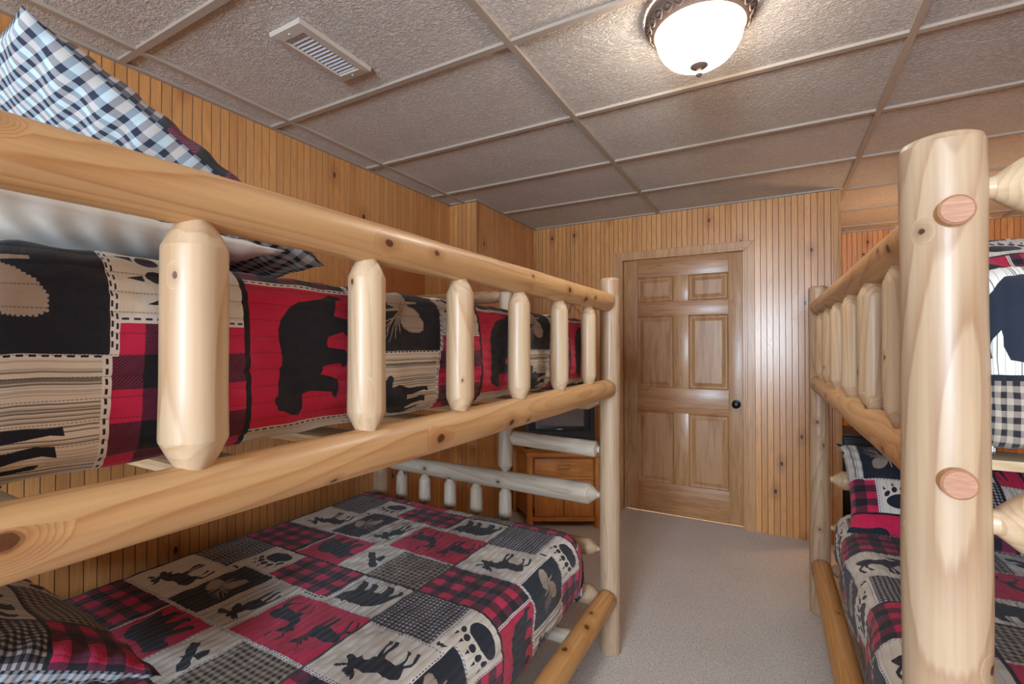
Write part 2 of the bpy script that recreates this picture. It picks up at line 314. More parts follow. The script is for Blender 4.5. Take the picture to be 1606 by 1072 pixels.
PA, PB = 927, 636
def quilt_image():
    K = 2                                        # pixels per mm
    W, Hh = PA * K, PB * K
    A, B = np.meshgrid((np.arange(W) + 0.5) / K, (np.arange(Hh) + 0.5) / K)
    img = np.zeros((Hh, W, 3), np.float32)
    rng = np.random.default_rng(4)
    def box(a0, a1, b0, b1):
        return (slice(max(0, int(b0 * K)), int(b1 * K)), slice(max(0, int(a0 * K)), int(a1 * K)))
    cream, ink, red = np.array((228, 221, 210)) / 255, np.array((31, 36, 50)) / 255, np.array((202, 30, 76)) / 255
    band = np.array((28, 30, 38)) / 255
    img[:] = cream
    def fill(r, c):
        img[box(*r)] = c
    def plaid(r):
        s = box(*r); a, b = A[s] - r[0], B[s] - r[2]
        x = (np.floor(a / 41.0) % 2).astype(int); y = (np.floor(b / 33.5) % 2).astype(int)
        tw = (np.floor((a + b) / 2.1) % 2)[..., None]
        hi, mid, lo = np.array((206, 38, 84)) / 255, np.array((100, 36, 62)) / 255, np.array((28, 28, 36)) / 255
        mid2 = mid * (0.72 + 0.5 * tw)
        o = np.where(((x == 0) & (y == 0))[..., None], hi, np.where(((x == 1) & (y == 1))[..., None], lo, mid2))
        img[s] = o
    def gingham(r, per, coarse):
        s = box(*r); a, b = A[s] - r[0], B[s] - r[2]
        x = (a % per) < per * 0.5; y = (b % per) < per * 0.5
        if coarse:
            l, m, d = np.array((172, 158, 142)), np.array((132, 118, 106)), np.array((34, 32, 38))
            o = np.where((x & y)[..., None], d, np.where((x | y)[..., None], m, l)) / 255
        else:
            l, m, d = np.array((182, 178, 180)), np.array((88, 82, 88)), np.array((28, 30, 42))
            o = np.where((x & y)[..., None], l, np.where((x | y)[..., None], m, d)) / 255
        img[s] = o
    def stripes(r):
        s = box(*r); a = A[s]
        n = rng.random(400)
        k = np.floor(a / 1.7).astype(int) % 400
        t = np.where(n[k] > 0.86, 0.55, np.where(n[k] > 0.70, 0.86, 1.0))[..., None]
        img[s] = cream * t
    def poly(pts, col, clip=None):
        p = np.array(pts, float)
        a0, b0 = p.min(0) - 1; a1, b1 = p.max(0) + 1
        s = box(a0, a1, b0, b1); a, b = A[s], B[s]
        ins = np.zeros(a.shape, bool)
        for (x0, y0), (x1, y1) in zip(p, np.roll(p, -1, 0)):
            if y0 == y1: continue
            c = ((y0 > b) != (y1 > b)) & (a < (x1 - x0) * (b - y0) / (y1 - y0) + x0)
            ins ^= c
        if clip is not None: ins &= (a < clip)
        v = img[s]; v[ins] = col
    def ell(ca, cb, ra, rb, col, rot=0.0):
        t = np.linspace(0, 2 * PI, 36, endpoint=False)
        c, s_ = math.cos(rot), math.sin(rot)
        poly([(ca + ra * math.cos(u) * c - rb * math.sin(u) * s_, cb + ra * math.cos(u) * s_ + rb * math.sin(u) * c) for u in t], col)
    def line(p, q, w, col):
        d = np.array(q, float) - p; n = np.array((-d[1], d[0])) / (np.hypot(*d) + 1e-6) * w / 2
        poly([p + n, q + n * 0.7, q - n * 0.7, p - n], col)
    def seam(a0, b0, a1, b1, w=9.0, double=False):
        vert = a0 == a1
        lo = np.array((232, 228, 226)) / 255
        if vert: fill((a0 - w / 2, a0 + w / 2, b0, b1), lo)
        else: fill((a0, a1, b0 - w / 2, b0 + w / 2), lo)
        for off in ((-w * 0.24, w * 0.24) if double else (0,)):
            t = (b0 if vert else a0) + 2 + (3 if off > 0 else 0)
            end = b1 if vert else a1
            while t + 7 < end:
                if vert: fill((a0 + off - 1.1, a0 + off + 1.1, t, t + 7), ink)
                else: fill((t, t + 7, b0 + off - 1.1, b0 + off + 1.1), ink)
                t += 12
    # row A
    plaid((0, 318, 0, 206)); fill((318, 552, 0, 206), red); gingham((694, 920, 0, 206), 19.0, True)
    # row B
    fill((270, 434, 210, 470), ink); stripes((434, 596, 210, 466)); fill((596, 920, 210, 444), red)
    # row C
    gingham((0, 216, 428, 630), 13.8, False); plaid((392, 700, 466, 630)); stripes((700, 920, 450, 630))
    # silhouettes
    poly(TRACE['red_bear'], ink); poly(TRACE['bird'], ink)
    poly(TRACE['moose'], ink); poly(TRACE['stripe_moose'], ink)
    poly(TRACE['deer_a'], ink); poly(TRACE['deer_b'], ink, 918); poly(TRACE['cream_bear'], ink)
    tan = np.array((172, 158, 146)) / 255
    for k in ('cone_a', 'cone_b'):
        p = np.array(TRACE[k], float); poly(p, tan)
        for (x0, y0), (x1, y1) in zip(p, np.roll(p, -1, 0)):           # scale edges of the cone
            n = max(1, int(np.hypot(x1 - x0, y1 - y0) / 5))
            for i in range(n): ell(x0 + (x1 - x0) * i / n, y0 + (y1 - y0) * i / n, 2.2, 2.2, tan)
    cl = TRACE['cone_lines']
    for i in range(0, len(cl), 2): line(cl[i], cl[i + 1], 7 if i < 4 else 3, tan)
    for i in range(26):
        t = -0.3 + i / 25 * 2.3; r = 46 + 10 * math.sin(i * 2.1)
        line((336, 336), (336 + r * math.cos(t), 336 - 0 + r * 0.55 * math.sin(t) - 4), 1.4, tan * 0.8)
    # paw print: pad towards the foot, five toes with claws
    ell(312, 573, 54, 33, ink, 0.10); ell(290, 570, 30, 30, ink)
    for ca, cb, ra, rb, ro in ((252, 541, 8, 13, 0.5), (276, 524, 9.5, 13, 0.2), (305, 516, 10.5, 13, 0), (334, 521, 9, 14, -0.25), (360, 540, 8, 15, -0.5)):
        ell(ca, cb, ra, rb, ink, ro)
    for ca, cb, dx in ((246, 520, -3), (272, 502, -2), (304, 494, 0), (336, 499, 2), (367, 517, 4)):
        poly([(ca - 5, cb + 5), (ca + 5, cb + 5), (ca + dx, cb - 14)], ink)
    # seams of stitched cream tape
    seam(0, 208, 920, 208, 12, True)
    seam(0, 426, 270, 426, 9); seam(270, 470, 434, 470, 9, True); seam(434, 464, 600, 464, 9); seam(596, 446, 920, 446, 11, True)
    seam(320, 0, 320, 206); seam(552, 0, 552, 206); seam(692, 0, 692, 206)
    seam(266, 210, 266, 470, 9); seam(434, 210, 434, 466, 5); seam(596, 210, 596, 446, 9)
    seam(224, 430, 224, 630, 12); seam(390, 474, 390, 630, 10); seam(704, 450, 704, 630, 10)
    # small bird and dash insets
    fill((220, 268, 432, 462), cream)
    poly([(228, 447), (236, 438), (243, 445), (252, 441), (262, 452), (250, 452), (244, 456), (238, 450), (232, 456)], ink)
    fill((600, 700, 449, 466), cream)
    for i in range(6): ell(612 + 15 * i, 458, 5.5, 3.6, ink, 0.3)
    # dark bands
    fill((919, 927, 0, 636), band); fill((0, 3, 0, 636), band)
    fill((0, 927, 629, 636), band); fill((0, 927, 0, 2), band)
    # printed cloth is never dead flat
    n = rng.normal(0, 0.012, (Hh, W, 1)).astype(np.float32)
    img = np.clip(img + n, 0, 1)
    out = np.ones((Hh, W, 4), np.float32); out[..., :3] = img
    im = bpy.data.images.new('quilt_print', W, Hh)
    im.pixels.foreach_set(out.ravel()); im.update(); im.pack()
    return im
QIMG = quilt_image()

def quilt_mat(name, pitch=0.0255, gain=1.0):
    m, nt, bs = new_mat(name); g = G(nt)
    uv = g.n('ShaderNodeTexCoord').outputs['UV']
    wob = g.noise(uv, 9, 2, 0.5)
    uvw = g.vmath('ADD', uv, g.comb(g.math('MULTIPLY', g.math('SUBTRACT', wob, 0.5), 0.006), g.math('MULTIPLY', g.math('SUBTRACT', wob, 0.5), -0.006), 0.0))
    im = g.n('ShaderNodeTexImage', image=QIMG, extension='REPEAT'); g.put(im.inputs[0], uvw)
    u = g.math('MULTIPLY', g.sep(uv)[0], 0.927); v = g.math('MULTIPLY', g.sep(uv)[1], 0.636)
    q = g.math('PINGPONG', g.math('DIVIDE', g.math('ADD', u, g.math('MULTIPLY', wob, 0.002)), pitch), 0.5)
    line = g.math('SUBTRACT', 1.0, g.maprange(q, 0.012, 0.045))
    dash = g.math('GREATER_THAN', g.math('FRACT', g.math('DIVIDE', v, 0.004)), 0.3)
    c = g.mix(g.math('MULTIPLY', g.math('MULTIPLY', line, dash), 0.55), im.outputs[0], srgb(40, 40, 46))
    if gain != 1.0: c = g.mix(1.0, c, (gain,) * 3, 'MULTIPLY')
    g.put(bs.inputs['Base Color'], c)
    bs.inputs['Roughness'].default_value = 0.85; bs.inputs['Specular IOR Level'].default_value = 0.25
    bs.inputs['Sheen Weight'].default_value = 0.15; bs.inputs['Sheen Roughness'].default_value = 0.6
    crk = g.noise(g.comb(g.math('MULTIPLY', u, 34.0), g.math('MULTIPLY', v, 62.0), 0.0), 1.0, 3, 0.6, 0.6)
    puff = g.math('POWER', g.math('MULTIPLY', q, 2.0), 0.5)
    weave = g.noise(g.comb(u, v, 0.0), 900, 1, 0.5)
    h = g.math('ADD', g.math('MULTIPLY', puff, 0.5), g.math('ADD', g.math('MULTIPLY', crk, 0.55), g.math('MULTIPLY', weave, 0.05)))
    g.put(bs.inputs['Normal'], g.bump(h, 0.45, 0.005))
    return m
M_QUILT = quilt_mat('patchwork_quilt')

def gingham_mat():
    m, nt, bs = new_mat('gingham_cotton'); g = G(nt)
    uv = g.n('ShaderNodeTexCoord').outputs['UV']
    u = g.math('MULTIPLY', g.sep(uv)[0], 0.927); v = g.math('MULTIPLY', g.sep(uv)[1], 0.636)
    per = 0.0135
    fu, fv = g.math('FRACT', g.math('DIVIDE', u, per)), g.math('FRACT', g.math('DIVIDE', v, per))
    x, y = g.math('LESS_THAN', fu, 0.45), g.math('LESS_THAN', fv, 0.45)
    iu, iv = g.math('FLOOR', g.math('DIVIDE', u, per)), g.math('FLOOR', g.math('DIVIDE', v, per))
    alt = g.math('PINGPONG', g.math('ADD', iu, iv), 1.0)
    light = g.mix(alt, srgb(176, 190, 196), srgb(178, 172, 168))
    c = g.mix(g.math('MULTIPLY', x, 0.55), light, srgb(66, 74, 92))
    c = g.mix(g.math('MULTIPLY', y, 0.55), c, srgb(66, 74, 92))
    c = g.mix(g.math('MULTIPLY', g.math('MULTIPLY', x, y), 0.85), c, srgb(22, 26, 46))
    g.put(bs.inputs['Base Color'], c)
    bs.inputs['Roughness'].default_value = 0.85; bs.inputs['Specular IOR Level'].default_value = 0.2
    crk = g.noise(g.comb(g.math('MULTIPLY', u, 16.0), g.math('MULTIPLY', v, 16.0), 0.0), 1.0, 3, 0.6, 0.8)
    g.put(bs.inputs['Normal'], g.bump(g.math('ADD', crk, g.math('MULTIPLY', g.noise(g.comb(u, v, 0.0), 1100, 1), 0.04)), 0.5, 0.012))
    return m
M_GING = gingham_mat()

# ---------------------------------------------------------------- object helpers
def tag(o, label=None, cat=None, group=None, kind=None):
    if label: o['label'] = label
    if cat: o['category'] = cat
    if group: o['group'] = group
    if kind: o['kind'] = kind
    return o
def empty(name, loc=(0, 0, 0), rz=0.0):
    o = bpy.data.objects.new(name, None); COL.objects.link(o)
    o.location = loc; o.rotation_euler = (0, 0, rz); o.empty_display_size = 0.1
    return o
def link_mesh(name, me, mats, parent=None):
    for m in (mats if isinstance(mats, (list, tuple)) else [mats]): me.materials.append(m)
    o = bpy.data.objects.new(name, me); COL.objects.link(o)
    if parent: o.parent = parent
    return o
def bm_obj(name, bm, mats, parent=None, smooth=True, angle=35):
    bmesh.ops.recalc_face_normals(bm, faces=bm.faces)
    if smooth:
        for f in bm.faces: f.smooth = True
        lim = math.radians(angle)
        for e in bm.edges:
            if len(e.link_faces) == 2 and e.calc_face_angle(0) > lim: e.smooth = False
    me = bpy.data.meshes.new(name); bm.to_mesh(me); bm.free()
    return link_mesh(name, me, mats, parent)
def box(bm, x0, x1, y0, y1, z0, z1, bev=0.0, mi=0):
    r = bmesh.ops.create_cube(bm, size=1)
    vs = r['verts']
    for v in vs:
        v.co = Vector((x0 + (v.co.x + .5) * (x1 - x0), y0 + (v.co.y + .5) * (y1 - y0), z0 + (v.co.z + .5) * (z1 - z0)))
    fs = {f for v in vs for f in v.link_faces}
    for f in fs: f.material_index = mi
    if bev:
        es = list({e for v in vs for e in v.link_edges})
        rb = bmesh.ops.bevel(bm, geom=es, offset=bev, segments=2, affect='EDGES', profile=0.6)
        for f in rb['faces']: f.material_index = mi
def box_obj(name, dims, mat, parent=None, bev=0.003):
    bm = bmesh.new(); box(bm, *dims, bev=bev)
    return bm_obj(name, bm, mat, parent)
def lathe(bm, prof, seg=32, cx=0, cy=0, mi=0, wob=None):
    rings = []
    for r, z in prof:
        ring = []
        for i in range(seg):
            a = 2 * PI * i / seg
            rr = r * (1 + (wob(a, z) if wob else 0))
            ring.append(bm.verts.new((cx + rr * math.cos(a), cy + rr * math.sin(a), z)))
        rings.append(ring)
    for k in range(len(rings) - 1):
        for i in range(seg):
            j = (i + 1) % seg
            f = bm.faces.new((rings[k][i], rings[k][j], rings[k + 1][j], rings[k + 1][i])); f.material_index = mi
    for ring, flip in ((rings[0], True), (rings[-1], False)):
        f = bm.faces.new(ring[::-1] if flip else ring); f.material_index = mi
RN = random.Random(11)
def log(name, p0, p1, r0, r1, ends, mat, parent, tl=0.05, tip=0.45, facet=0.012, bow=0.0, blunt=0.014):
    """a peeled log from p0 to p1; ends: two letters of T (pencil-pointed tenon), B (blunt, rounded), F (sawn flat)"""
    p0, p1 = Vector(p0), Vector(p1); L = (p1 - p0).length
    prof = []
    def end(kind, z, r, s):        # s=+1 at the start (profile runs inward), -1 at the end
        if kind == 'T': return [(r * tip * 0.9, z), (r * tip, z + s * 0.010), (r * (tip + (1 - tip) * 0.52), z + s * (0.010 + (tl - .010) * 0.5)), (r * 0.985, z + s * tl), (r, z + s * (tl + .004))]
        if kind == 'B': return [(r * 0.55, z), (r * 0.80, z + s * blunt * 0.22), (r * 0.94, z + s * blunt * 0.6), (r, z + s * blunt * 1.4)]
        return [(r - 0.003, z), (r, z + s * 0.003)]
    a = end(ends[0], 0, r0, 1); b = end(ends[1], L, r1, -1)[::-1]
    z0, z1 = a[-1][1], b[0][1]
    n = max(2, int((z1 - z0) / 0.05))
    ph = [RN.uniform(0, 6.28) for _ in range(6)]
    midp = []
    for i in range(1, n):
        t = i / n; z = z0 + (z1 - z0) * t
        r = r0 + (r1 - r0) * t
        midp.append((r * (1 + 0.014 * math.sin(z * 9 + ph[0]) + 0.008 * math.sin(z * 23 + ph[1])), z))
    prof = a + midp + b
    wob = lambda an, z: facet * (math.sin(3 * an + ph[2]) + 0.6 * math.sin(5 * an + ph[3] + z * 1.5))
    bm = bmesh.new(); lathe(bm, prof, 30, wob=wob)
    if bow:
        for v in bm.verts: v.co.x += bow * math.sin(PI * min(max(v.co.z / L, 0), 1))
    o = bm_obj(name, bm, mat, parent, angle=16)
    q = (p1 - p0).to_track_quat('Z', 'Y')
    roll = Matrix.Rotation(RN.uniform(0, 6.28) if not bow else 0, 4, 'Z')
    o.matrix_local = Matrix.Translation(p0) @ q.to_matrix().to_4x4() @ roll
    return o
def plug(name, p0, p1, r, parent):
    p0, p1 = Vector(p0), Vector(p1); L = (p1 - p0).length
    bm = bmesh.new(); lathe(bm, [(r, 0), (r, L - 0.003), (r - 0.003, L)], 28, mi=0)
    bm.faces.ensure_lookup_table()
    for f in bm.faces:
        if f.calc_center_median().z > L - 0.002: f.material_index = 1
    o = bm_obj(name, bm, [W_LOWR, M_DOWEL], parent, angle=30)
    o.matrix_local = Matrix.Translation(p0) @ (p1 - p0).to_track_quat('Z', 'Y').to_matrix().to_4x4()
    return o

# ---------------------------------------------------------------- draped quilts and pillows
def grid_mesh(name, P, UV, mats, parent=None, mat_idx=None, normal_disp=None, solid=0.0):
    """P, UV: arrays (n, m, 3) and (n, m, 2)"""
    n, m = P.shape[:2]
    if normal_disp is not None:
        du = np.gradient(P, axis=0); dv = np.gradient(P, axis=1)
        N_ = np.cross(du, dv); N_ /= np.linalg.norm(N_, axis=2, keepdims=True) + 1e-12
        P = P + N_ * normal_disp[..., None]
    me = bpy.data.meshes.new(name)
    me.vertices.add(n * m); me.vertices.foreach_set('co', P.reshape(-1).astype(np.float32))
    I, J = np.meshgrid(np.arange(n - 1), np.arange(m - 1), indexing='ij')
    a = (I * m + J).ravel()
    quads = np.stack([a, a + m, a + m + 1, a + 1], 1)
    nf = len(quads)
    me.loops.add(nf * 4); me.loops.foreach_set('vertex_index', quads.ravel().astype(np.int32))
    me.polygons.add(nf)
    me.polygons.foreach_set('loop_start', (np.arange(nf) * 4).astype(np.int32))
    me.polygons.foreach_set('loop_total', np.full(nf, 4, np.int32))
    me.polygons.foreach_set('use_smooth', np.ones(nf, bool))
    if mat_idx is not None: me.polygons.foreach_set('material_index', mat_idx.ravel().astype(np.int32))
    me.update(calc_edges=True)
    uvl = me.uv_layers.new(name='UVMap')
    uvl.data.foreach_set('uv', UV.reshape(-1, 2)[quads.ravel()].astype(np.float32).ravel())
    o = link_mesh(name, me, mats, parent)
    if solid:
        md = o.modifiers.new('thickness', 'SOLIDIFY'); md.thickness = solid; md.offset = -1
    return o
def profile(s, s_flat, face, r, drop, curl):
    """arc length s -> (out, down): flat to s_flat, quarter round r, vertical, inward curl"""
    q = r * PI / 2; vert = drop - r - curl
    out = np.where(s < s_flat, s, s_flat); dn = np.zeros_like(s)
    t = np.clip((s - s_flat) / r, 0, PI / 2); m = s >= s_flat
    out = np.where(m, s_flat + r * np.sin(t), out); dn = np.where(m, r * (1 - np.cos(t)), dn)
    s2 = s - s_flat - q; m = s2 > 0
    dn = np.where(m, r + np.clip(s2, 0, vert), dn)
    s3 = s2 - vert; m = s3 > 0; t3 = np.clip(s3 / max(curl, 1e-4), 0, PI / 2 * 0.8)
    out = np.where(m, s_flat + r - curl * (1 - np.cos(t3)), out); dn = np.where(m, r + vert + curl * np.sin(t3), dn)
    return out, dn
def drape(name, sx, x_wall, x_face, ztop, rx, dropx, curlx, y0, y1, ends, a_of, b_of, bulge=0.0, step=0.006, seed=1):
    """a quilt over a mattress. sx: +1 hangs towards +x, -1 towards -x.
    ends: (near, far) each None or (radius, drop, curl). a_of/b_of map flat x / y to print coordinates in m"""
    w = abs(x_face - x_wall); flat = w - rx
    smax = flat + rx * PI / 2 + (dropx - rx - curlx) + curlx * 1.2
    s = np.linspace(0, smax, int(smax / step))
    X, DX = profile(s, flat, w, rx, dropx, curlx)
    L = y1 - y0; near, far = ends
    def ext(e): return 0 if e is None else e[0] * (PI / 2) + (e[1] - e[0] - e[2]) + e[2] * 1.2
    fn = near[0] if near else 0; ff = far[0] if far else 0
    tlo, thi = (fn - ext(near) if near else 0), (L - ff + ext(far) if far else L)
    t = np.linspace(tlo, thi, int((thi - tlo) / step))
    Y, DY = t.copy(), np.zeros_like(t)
    if near:
        o, d = profile(fn - t + 10, 10, 0, near[0], near[1], near[2])
        Y = np.where(t < fn, fn - (o - 10), Y); DY = np.where(t < fn, d, DY)
    if far:
        o, d = profile(t - (L - ff) + 10, 10, 0, far[0], far[1], far[2])
        Y = np.where(t > L - ff, L - ff + (o - 10), Y); DY = np.where(t > L - ff, d, DY)
    n, m = len(s), len(t)
    P = np.zeros((n, m, 3)); UV = np.zeros((n, m, 2))
    D = np.minimum((DX[:, None] ** 3 + DY[None, :] ** 3) ** (1 / 3), max(dropx, 0.01) * 1.02)
    rr = (1 - np.clip(DX[:, None] / 0.25, 0, 1) * np.clip(DY[None, :] / 0.25, 0, 1) * 0.0)
    P[..., 0] = x_wall + sx * X[:, None] * rr
    P[..., 1] = y0 + Y[None, :]
    # round the corner in plan so the two drops meet softly
    cx = np.clip((X[:, None] - flat + 0.02) / 0.09, 0, 1)
    for e, yy in ((near, fn), (far, L - ff)):
        if e is None: continue
        sgn = -1 if yy == fn and e is near else 1
        cy = np.clip(((Y[None, :] - yy) * sgn + 0.02) / 0.09, 0, 1)
        k = cx * cy
        P[..., 0] -= sx * 0.022 * k; P[..., 1] -= sgn * 0.022 * k
    P[..., 2] = ztop - D
    # soft crown, sag and bulge
    yy_ = (P[..., 1] - y0) / L
    rng = np.random.default_rng(seed); ph = rng.random(12) * 6.28
    P[..., 2] += np.where(D < 0.05, 0.004 * np.sin(P[..., 0] * 7 + ph[0]) * np.sin(P[..., 1] * 6 + ph[1]), 0)
    side = np.clip(DX[:, None] / 0.06, 0, 1)
    P[..., 0] += sx * side * (0.006 * np.sin(P[..., 1] * 8 + ph[2]) + 0.004 * np.sin(P[..., 1] * 19 + ph[3] + P[..., 2] * 20) + bulge * np.sin(np.clip(D / max(dropx, .01), 0, 1) * PI))
    sa = a_of(x_wall + sx * s)                  # print coordinate keeps arc length
    tb = b_of(y0 + t)
    UV[..., 0] = sa[:, None] / 0.927; UV[..., 1] = tb[None, :] / 0.636
    q = np.abs(((sa / 0.0255) % 1) - 0.5) * 2   # 1 at a quilting line
    q = 1 - np.abs(1 - np.abs(((sa / 0.0255) % 1) * 2 - 1)) if False else q
    puff = -0.003 * np.clip((q - 0.55) / 0.45, 0, 1) ** 2
    A_, B_ = np.meshgrid(sa, tb, indexing='ij')
    wr = 0.0011 * np.sin(B_ * 95 + 3 * np.sin(A_ * 30 + ph[4]) + ph[5]) * np.sin(A_ * 123 + ph[6]) + 0.0012 * np.sin(B_ * 48 + 4 * np.sin(A_ * 17 + ph[7]))
    disp = (puff[:, None] + wr)
    return grid_mesh(name, P, UV, M_QUILT, normal_disp=disp * (-sx if True else 1) * -1, solid=0.004)
def pillow(name, w, h, t, frame, front_uv, mats, parent=None, pinch=0.07, n=56, flange=0.0, ears=0.0, seed=3, power=0.42, front_k=1.0, gather=1.0):
    """frame: (origin corner 'bottom-left', ex, ey) world vectors; front faces ex x ey. front_uv(p, q) -> print coords in m, p along ex, q along ey"""
    o0, ex, ey = (Vector(v) for v in frame); ex.normalize(); ey.normalize(); ez = ex.cross(ey)
    rng = np.random.default_rng(seed); ph = rng.random(10) * 6.28
    u = np.linspace(-1, 1, n); U, V = np.meshgrid(u, u, indexing='ij')
    def face(sg):
        k = np.clip((1 - np.abs(U) ** 2.4) * (1 - np.abs(V) ** 2.4), 0, 1)
        th = sg * (0.5 * t * (front_k if sg > 0 else 1.0) * k ** power)
        th = th + gather * sg * 0.006 * k * (np.sin(U * 5 + ph[0]) * np.sin(V * 4 + ph[1]) + 0.6 * np.sin(U * 11 + V * 7 + ph[2]))
        Xp = U * (1 - pinch * (1 - np.abs(U) ** 6 * 0 ) * (1 - V ** 2) * np.abs(U) ** 2)
        Yp = V * (1 - pinch * (1 - U ** 2) * np.abs(V) ** 2)
        ear = ears * (np.abs(U * V)) ** 6
        Xp = Xp * (1 + ear); Yp = Yp * (1 + ear)
        # gathers running in from the seam
        e = np.maximum(np.abs(U), np.abs(V)) ** 8
        th = th + gather * sg * 0.004 * e * (1 - e) * 4 * np.sin((U + V) * 26 + ph[3])
        px, py = (Xp + 1) * w / 2, (Yp + 1) * h / 2
        P = np.array(o0)[None, None] + px[..., None] * np.array(ex) + py[..., None] * np.array(ey) + th[..., None] * np.array(ez)
        a, b = front_uv((U + 1) * w / 2, (V + 1) * h / 2)
        return P, np.stack([a / 0.927, b / 0.636], -1)
    Pf, Uf = face(1); Pb, Ub = face(-1)
    P = np.concatenate([Pf, Pb[::-1][1:]], 0); UV = np.concatenate([Uf, Ub[::-1][1:]], 0)
    mi = np.zeros((2 * n - 2, n - 1), int); mi[n - 1:, :] = 1
    o = grid_mesh(name, P, UV, mats, parent, mat_idx=mi)
    bm = bmesh.new(); bm.from_mesh(o.data)
    bmesh.ops.remove_doubles(bm, verts=bm.verts, dist=0.0004); bm.to_mesh(o.data); bm.free()
    return o

# ================================================================ THE ROOM
def structure(o): return tag(o, kind='structure')
bm = bmesh.new(); box(bm, XL - .2, XR + .2, YR - .2, YB + .2, -0.12, 0.0)
structure(bm_obj('floor', bm, M_CARPET, smooth=False))

def bead_wall(name, p0, p1, holes=(), thick=0.10, z1=H + 0.015, uoff=0.0):
    """panelling of 38.5 mm beads from p0 to p1 (room on the left hand of p0->p1), backed by a solid wall. holes: (s0, s1, z0, z1)"""
    p0, p1 = Vector((*p0, 0)), Vector((*p1, 0)); L = (p1 - p0).length; d = (p1 - p0) / L; nrm = Vector((-d.y, d.x, 0))
    bm = bmesh.new(); uvl = bm.loops.layers.uv.new('UVMap')
    G_, D_ = 0.0019, 0.0022
    k0 = math.floor(uoff / 0.0385)
    xs = [0.0]; k = k0 + 1
    while k * 0.0385 - uoff < L:
        xs.append(k * 0.0385 - uoff); k += 1
    xs.append(L)
    def quad(sa, da, sb, db, za, zb):
        v = [bm.verts.new(p0 + d * s + nrm * q + Vector((0, 0, z))) for s, q, z in ((sa, da, za), (sb, db, za), (sb, db, zb), (sa, da, zb))]
        f = bm.faces.new(v)
        for l, (s, z) in zip(f.loops, ((sa, za), (sb, za), (sb, zb), (sa, zb))): l[uvl].uv = (s + uoff, z)
    for a, b in zip(xs[:-1], xs[1:]):
        if b - a < 0.004: continue
        c = (a + b) / 2; spans = [(0.0, z1)]
        for h in holes:
            if h[0] < c < h[1]:
                spans = [t for s in spans for t in ((s[0], min(s[1], h[2])), (max(s[0], h[3]), s[1])) if t[1] - t[0] > 0.01]
        for za, zb in spans:
            quad(a, -D_, a + G_, 0, za, zb); quad(a + G_, 0, b - G_, 0, za, zb); quad(b - G_, 0, b, -D_, za, zb)
    # solid backing
    cuts = sorted({0.0, L, *[h[0] for h in holes], *[h[1] for h in holes]})
    for a, b in zip(cuts[:-1], cuts[1:]):
        c = (a + b) / 2; spans = [(0.0, z1)]
        for h in holes:
            if h[0] < c < h[1]:
                spans = [t for s in spans for t in ((s[0], min(s[1], h[2])), (max(s[0], h[3]), s[1])) if t[1] - t[0] > 0.01]
        for za, zb in spans:
            vs = []
            for s in (a, b):
                for q in (-D_ - 0.0005, -thick):
                    for z in (za, zb): vs.append(bm.verts.new(p0 + d * s + nrm * q + Vector((0, 0, z))))
            for ix in ((0, 1, 5, 4), (2, 6, 7, 3), (0, 4, 6, 2), (1, 3, 7, 5), (0, 2, 3, 1), (4, 5, 7, 6)):
                bm.faces.new([vs[i] for i in ix])
    me = bpy.data.meshes.new(name); bm.to_mesh(me); bm.free()
    return structure(link_mesh(name, me, M_BEAD))
# direction p0->p1 keeps the room on the left hand
bead_wall('wall_left', (XL, YS + .05), (XL, YR - .05))
bead_wall('wall_left_return', (XS - .004, YS), (XL - .05, YS), thick=0.08)
bead_wall('wall_left_far', (XS, YD + .05), (XS, YS + .003), thick=0.12)
DX0, DX1, DZ = -1.105, -0.195, 2.045
bead_wall('wall_back', (XE, YD), (XS - .05, YD), holes=[(XE - DX1, XE - DX0, -1, DZ)], uoff=0.3)
bead_wall('wall_alcove_side', (XE, YB + .05), (XE, YD + 0.003))
bead_wall('wall_alcove_back', (XR, YB), (XE - 0.1, YB))
bead_wall('wall_right', (XR, YR - .05), (XR, YB + .05))
bead_wall('wall_rear', (XL - .05, YR), (XR + .05, YR), holes=[(WIN[0] - XL + .05, WIN[1] - XL + .05, WIN[2], WIN[3])])
# the hall behind the door, closed off
for nm, dims in (('wall_hall_back', (-2.3, XE - .1, 5.2, 5.3, 0, 2.4)), ('wall_hall_left', (-2.4, -2.3, 3.95, 5.3, 0, 2.4))):
    structure(box_obj(nm, dims, M_VINYL, bev=0))

# ceiling: pebbled lay-in tiles on a painted grid
bm = bmesh.new(); box(bm, XL - .1, XR + .1, YR - .1, YB + .1, H + 0.008, H + 0.1)
ceil = structure(bm_obj('ceiling', bm, M_TILE, smooth=False))
bm = bmesh.new()
XC, XA = -1.9947, -0.8093
mains = [XC, XA, XA + 1.2192, XA + 2.4384]
for x in mains: box(bm, x - .012, x + .012, YR, YB, H - .004, H + .0079)
k = -6
while 1.438 + k * .6096 < YB:
    y = 1.438 + k * .6096
    if y > YR:
        for a, b in zip([XL] + mains, mains + [XR]):
            box(bm, a + .012, b - .012, y - .012, y + .012, H - .0032, H + .0079)
    k += 1
for a in ((XL, XL + .022, YR, YS), (XL, XS, YS - .022, YS), (XS, XS + .022, YS - .022, YD), (XS, XE, YD - .022, YD),
          (XE, XE + .022, YD, YB), (XE, XR, YB - .022, YB), (XR - .022, XR, YR, YB), (XL, XR, YR, YR + .022)):
    box(bm, a[0], a[1], a[2], a[3], H - .003, H + .0079)
bm_obj('ceiling_grid', bm, M_TBAR, ceil, smooth=False)

# trims
structure(box_obj('trim_1', (XS, XS + .018, YD - .018, YD, 0, H - .004), M_TRIMV))              # inside corner
structure(box_obj('trim_2', (XS - .004, XS + .010, YS - .012, YS + .016, 0, H - .004), M_TRIMV))  # step corner
structure(box_obj('trim_3', (XE - .034, XE + .008, YD - .010, YD + .012, 0, H - .004), M_TRIMV))   # outside corner
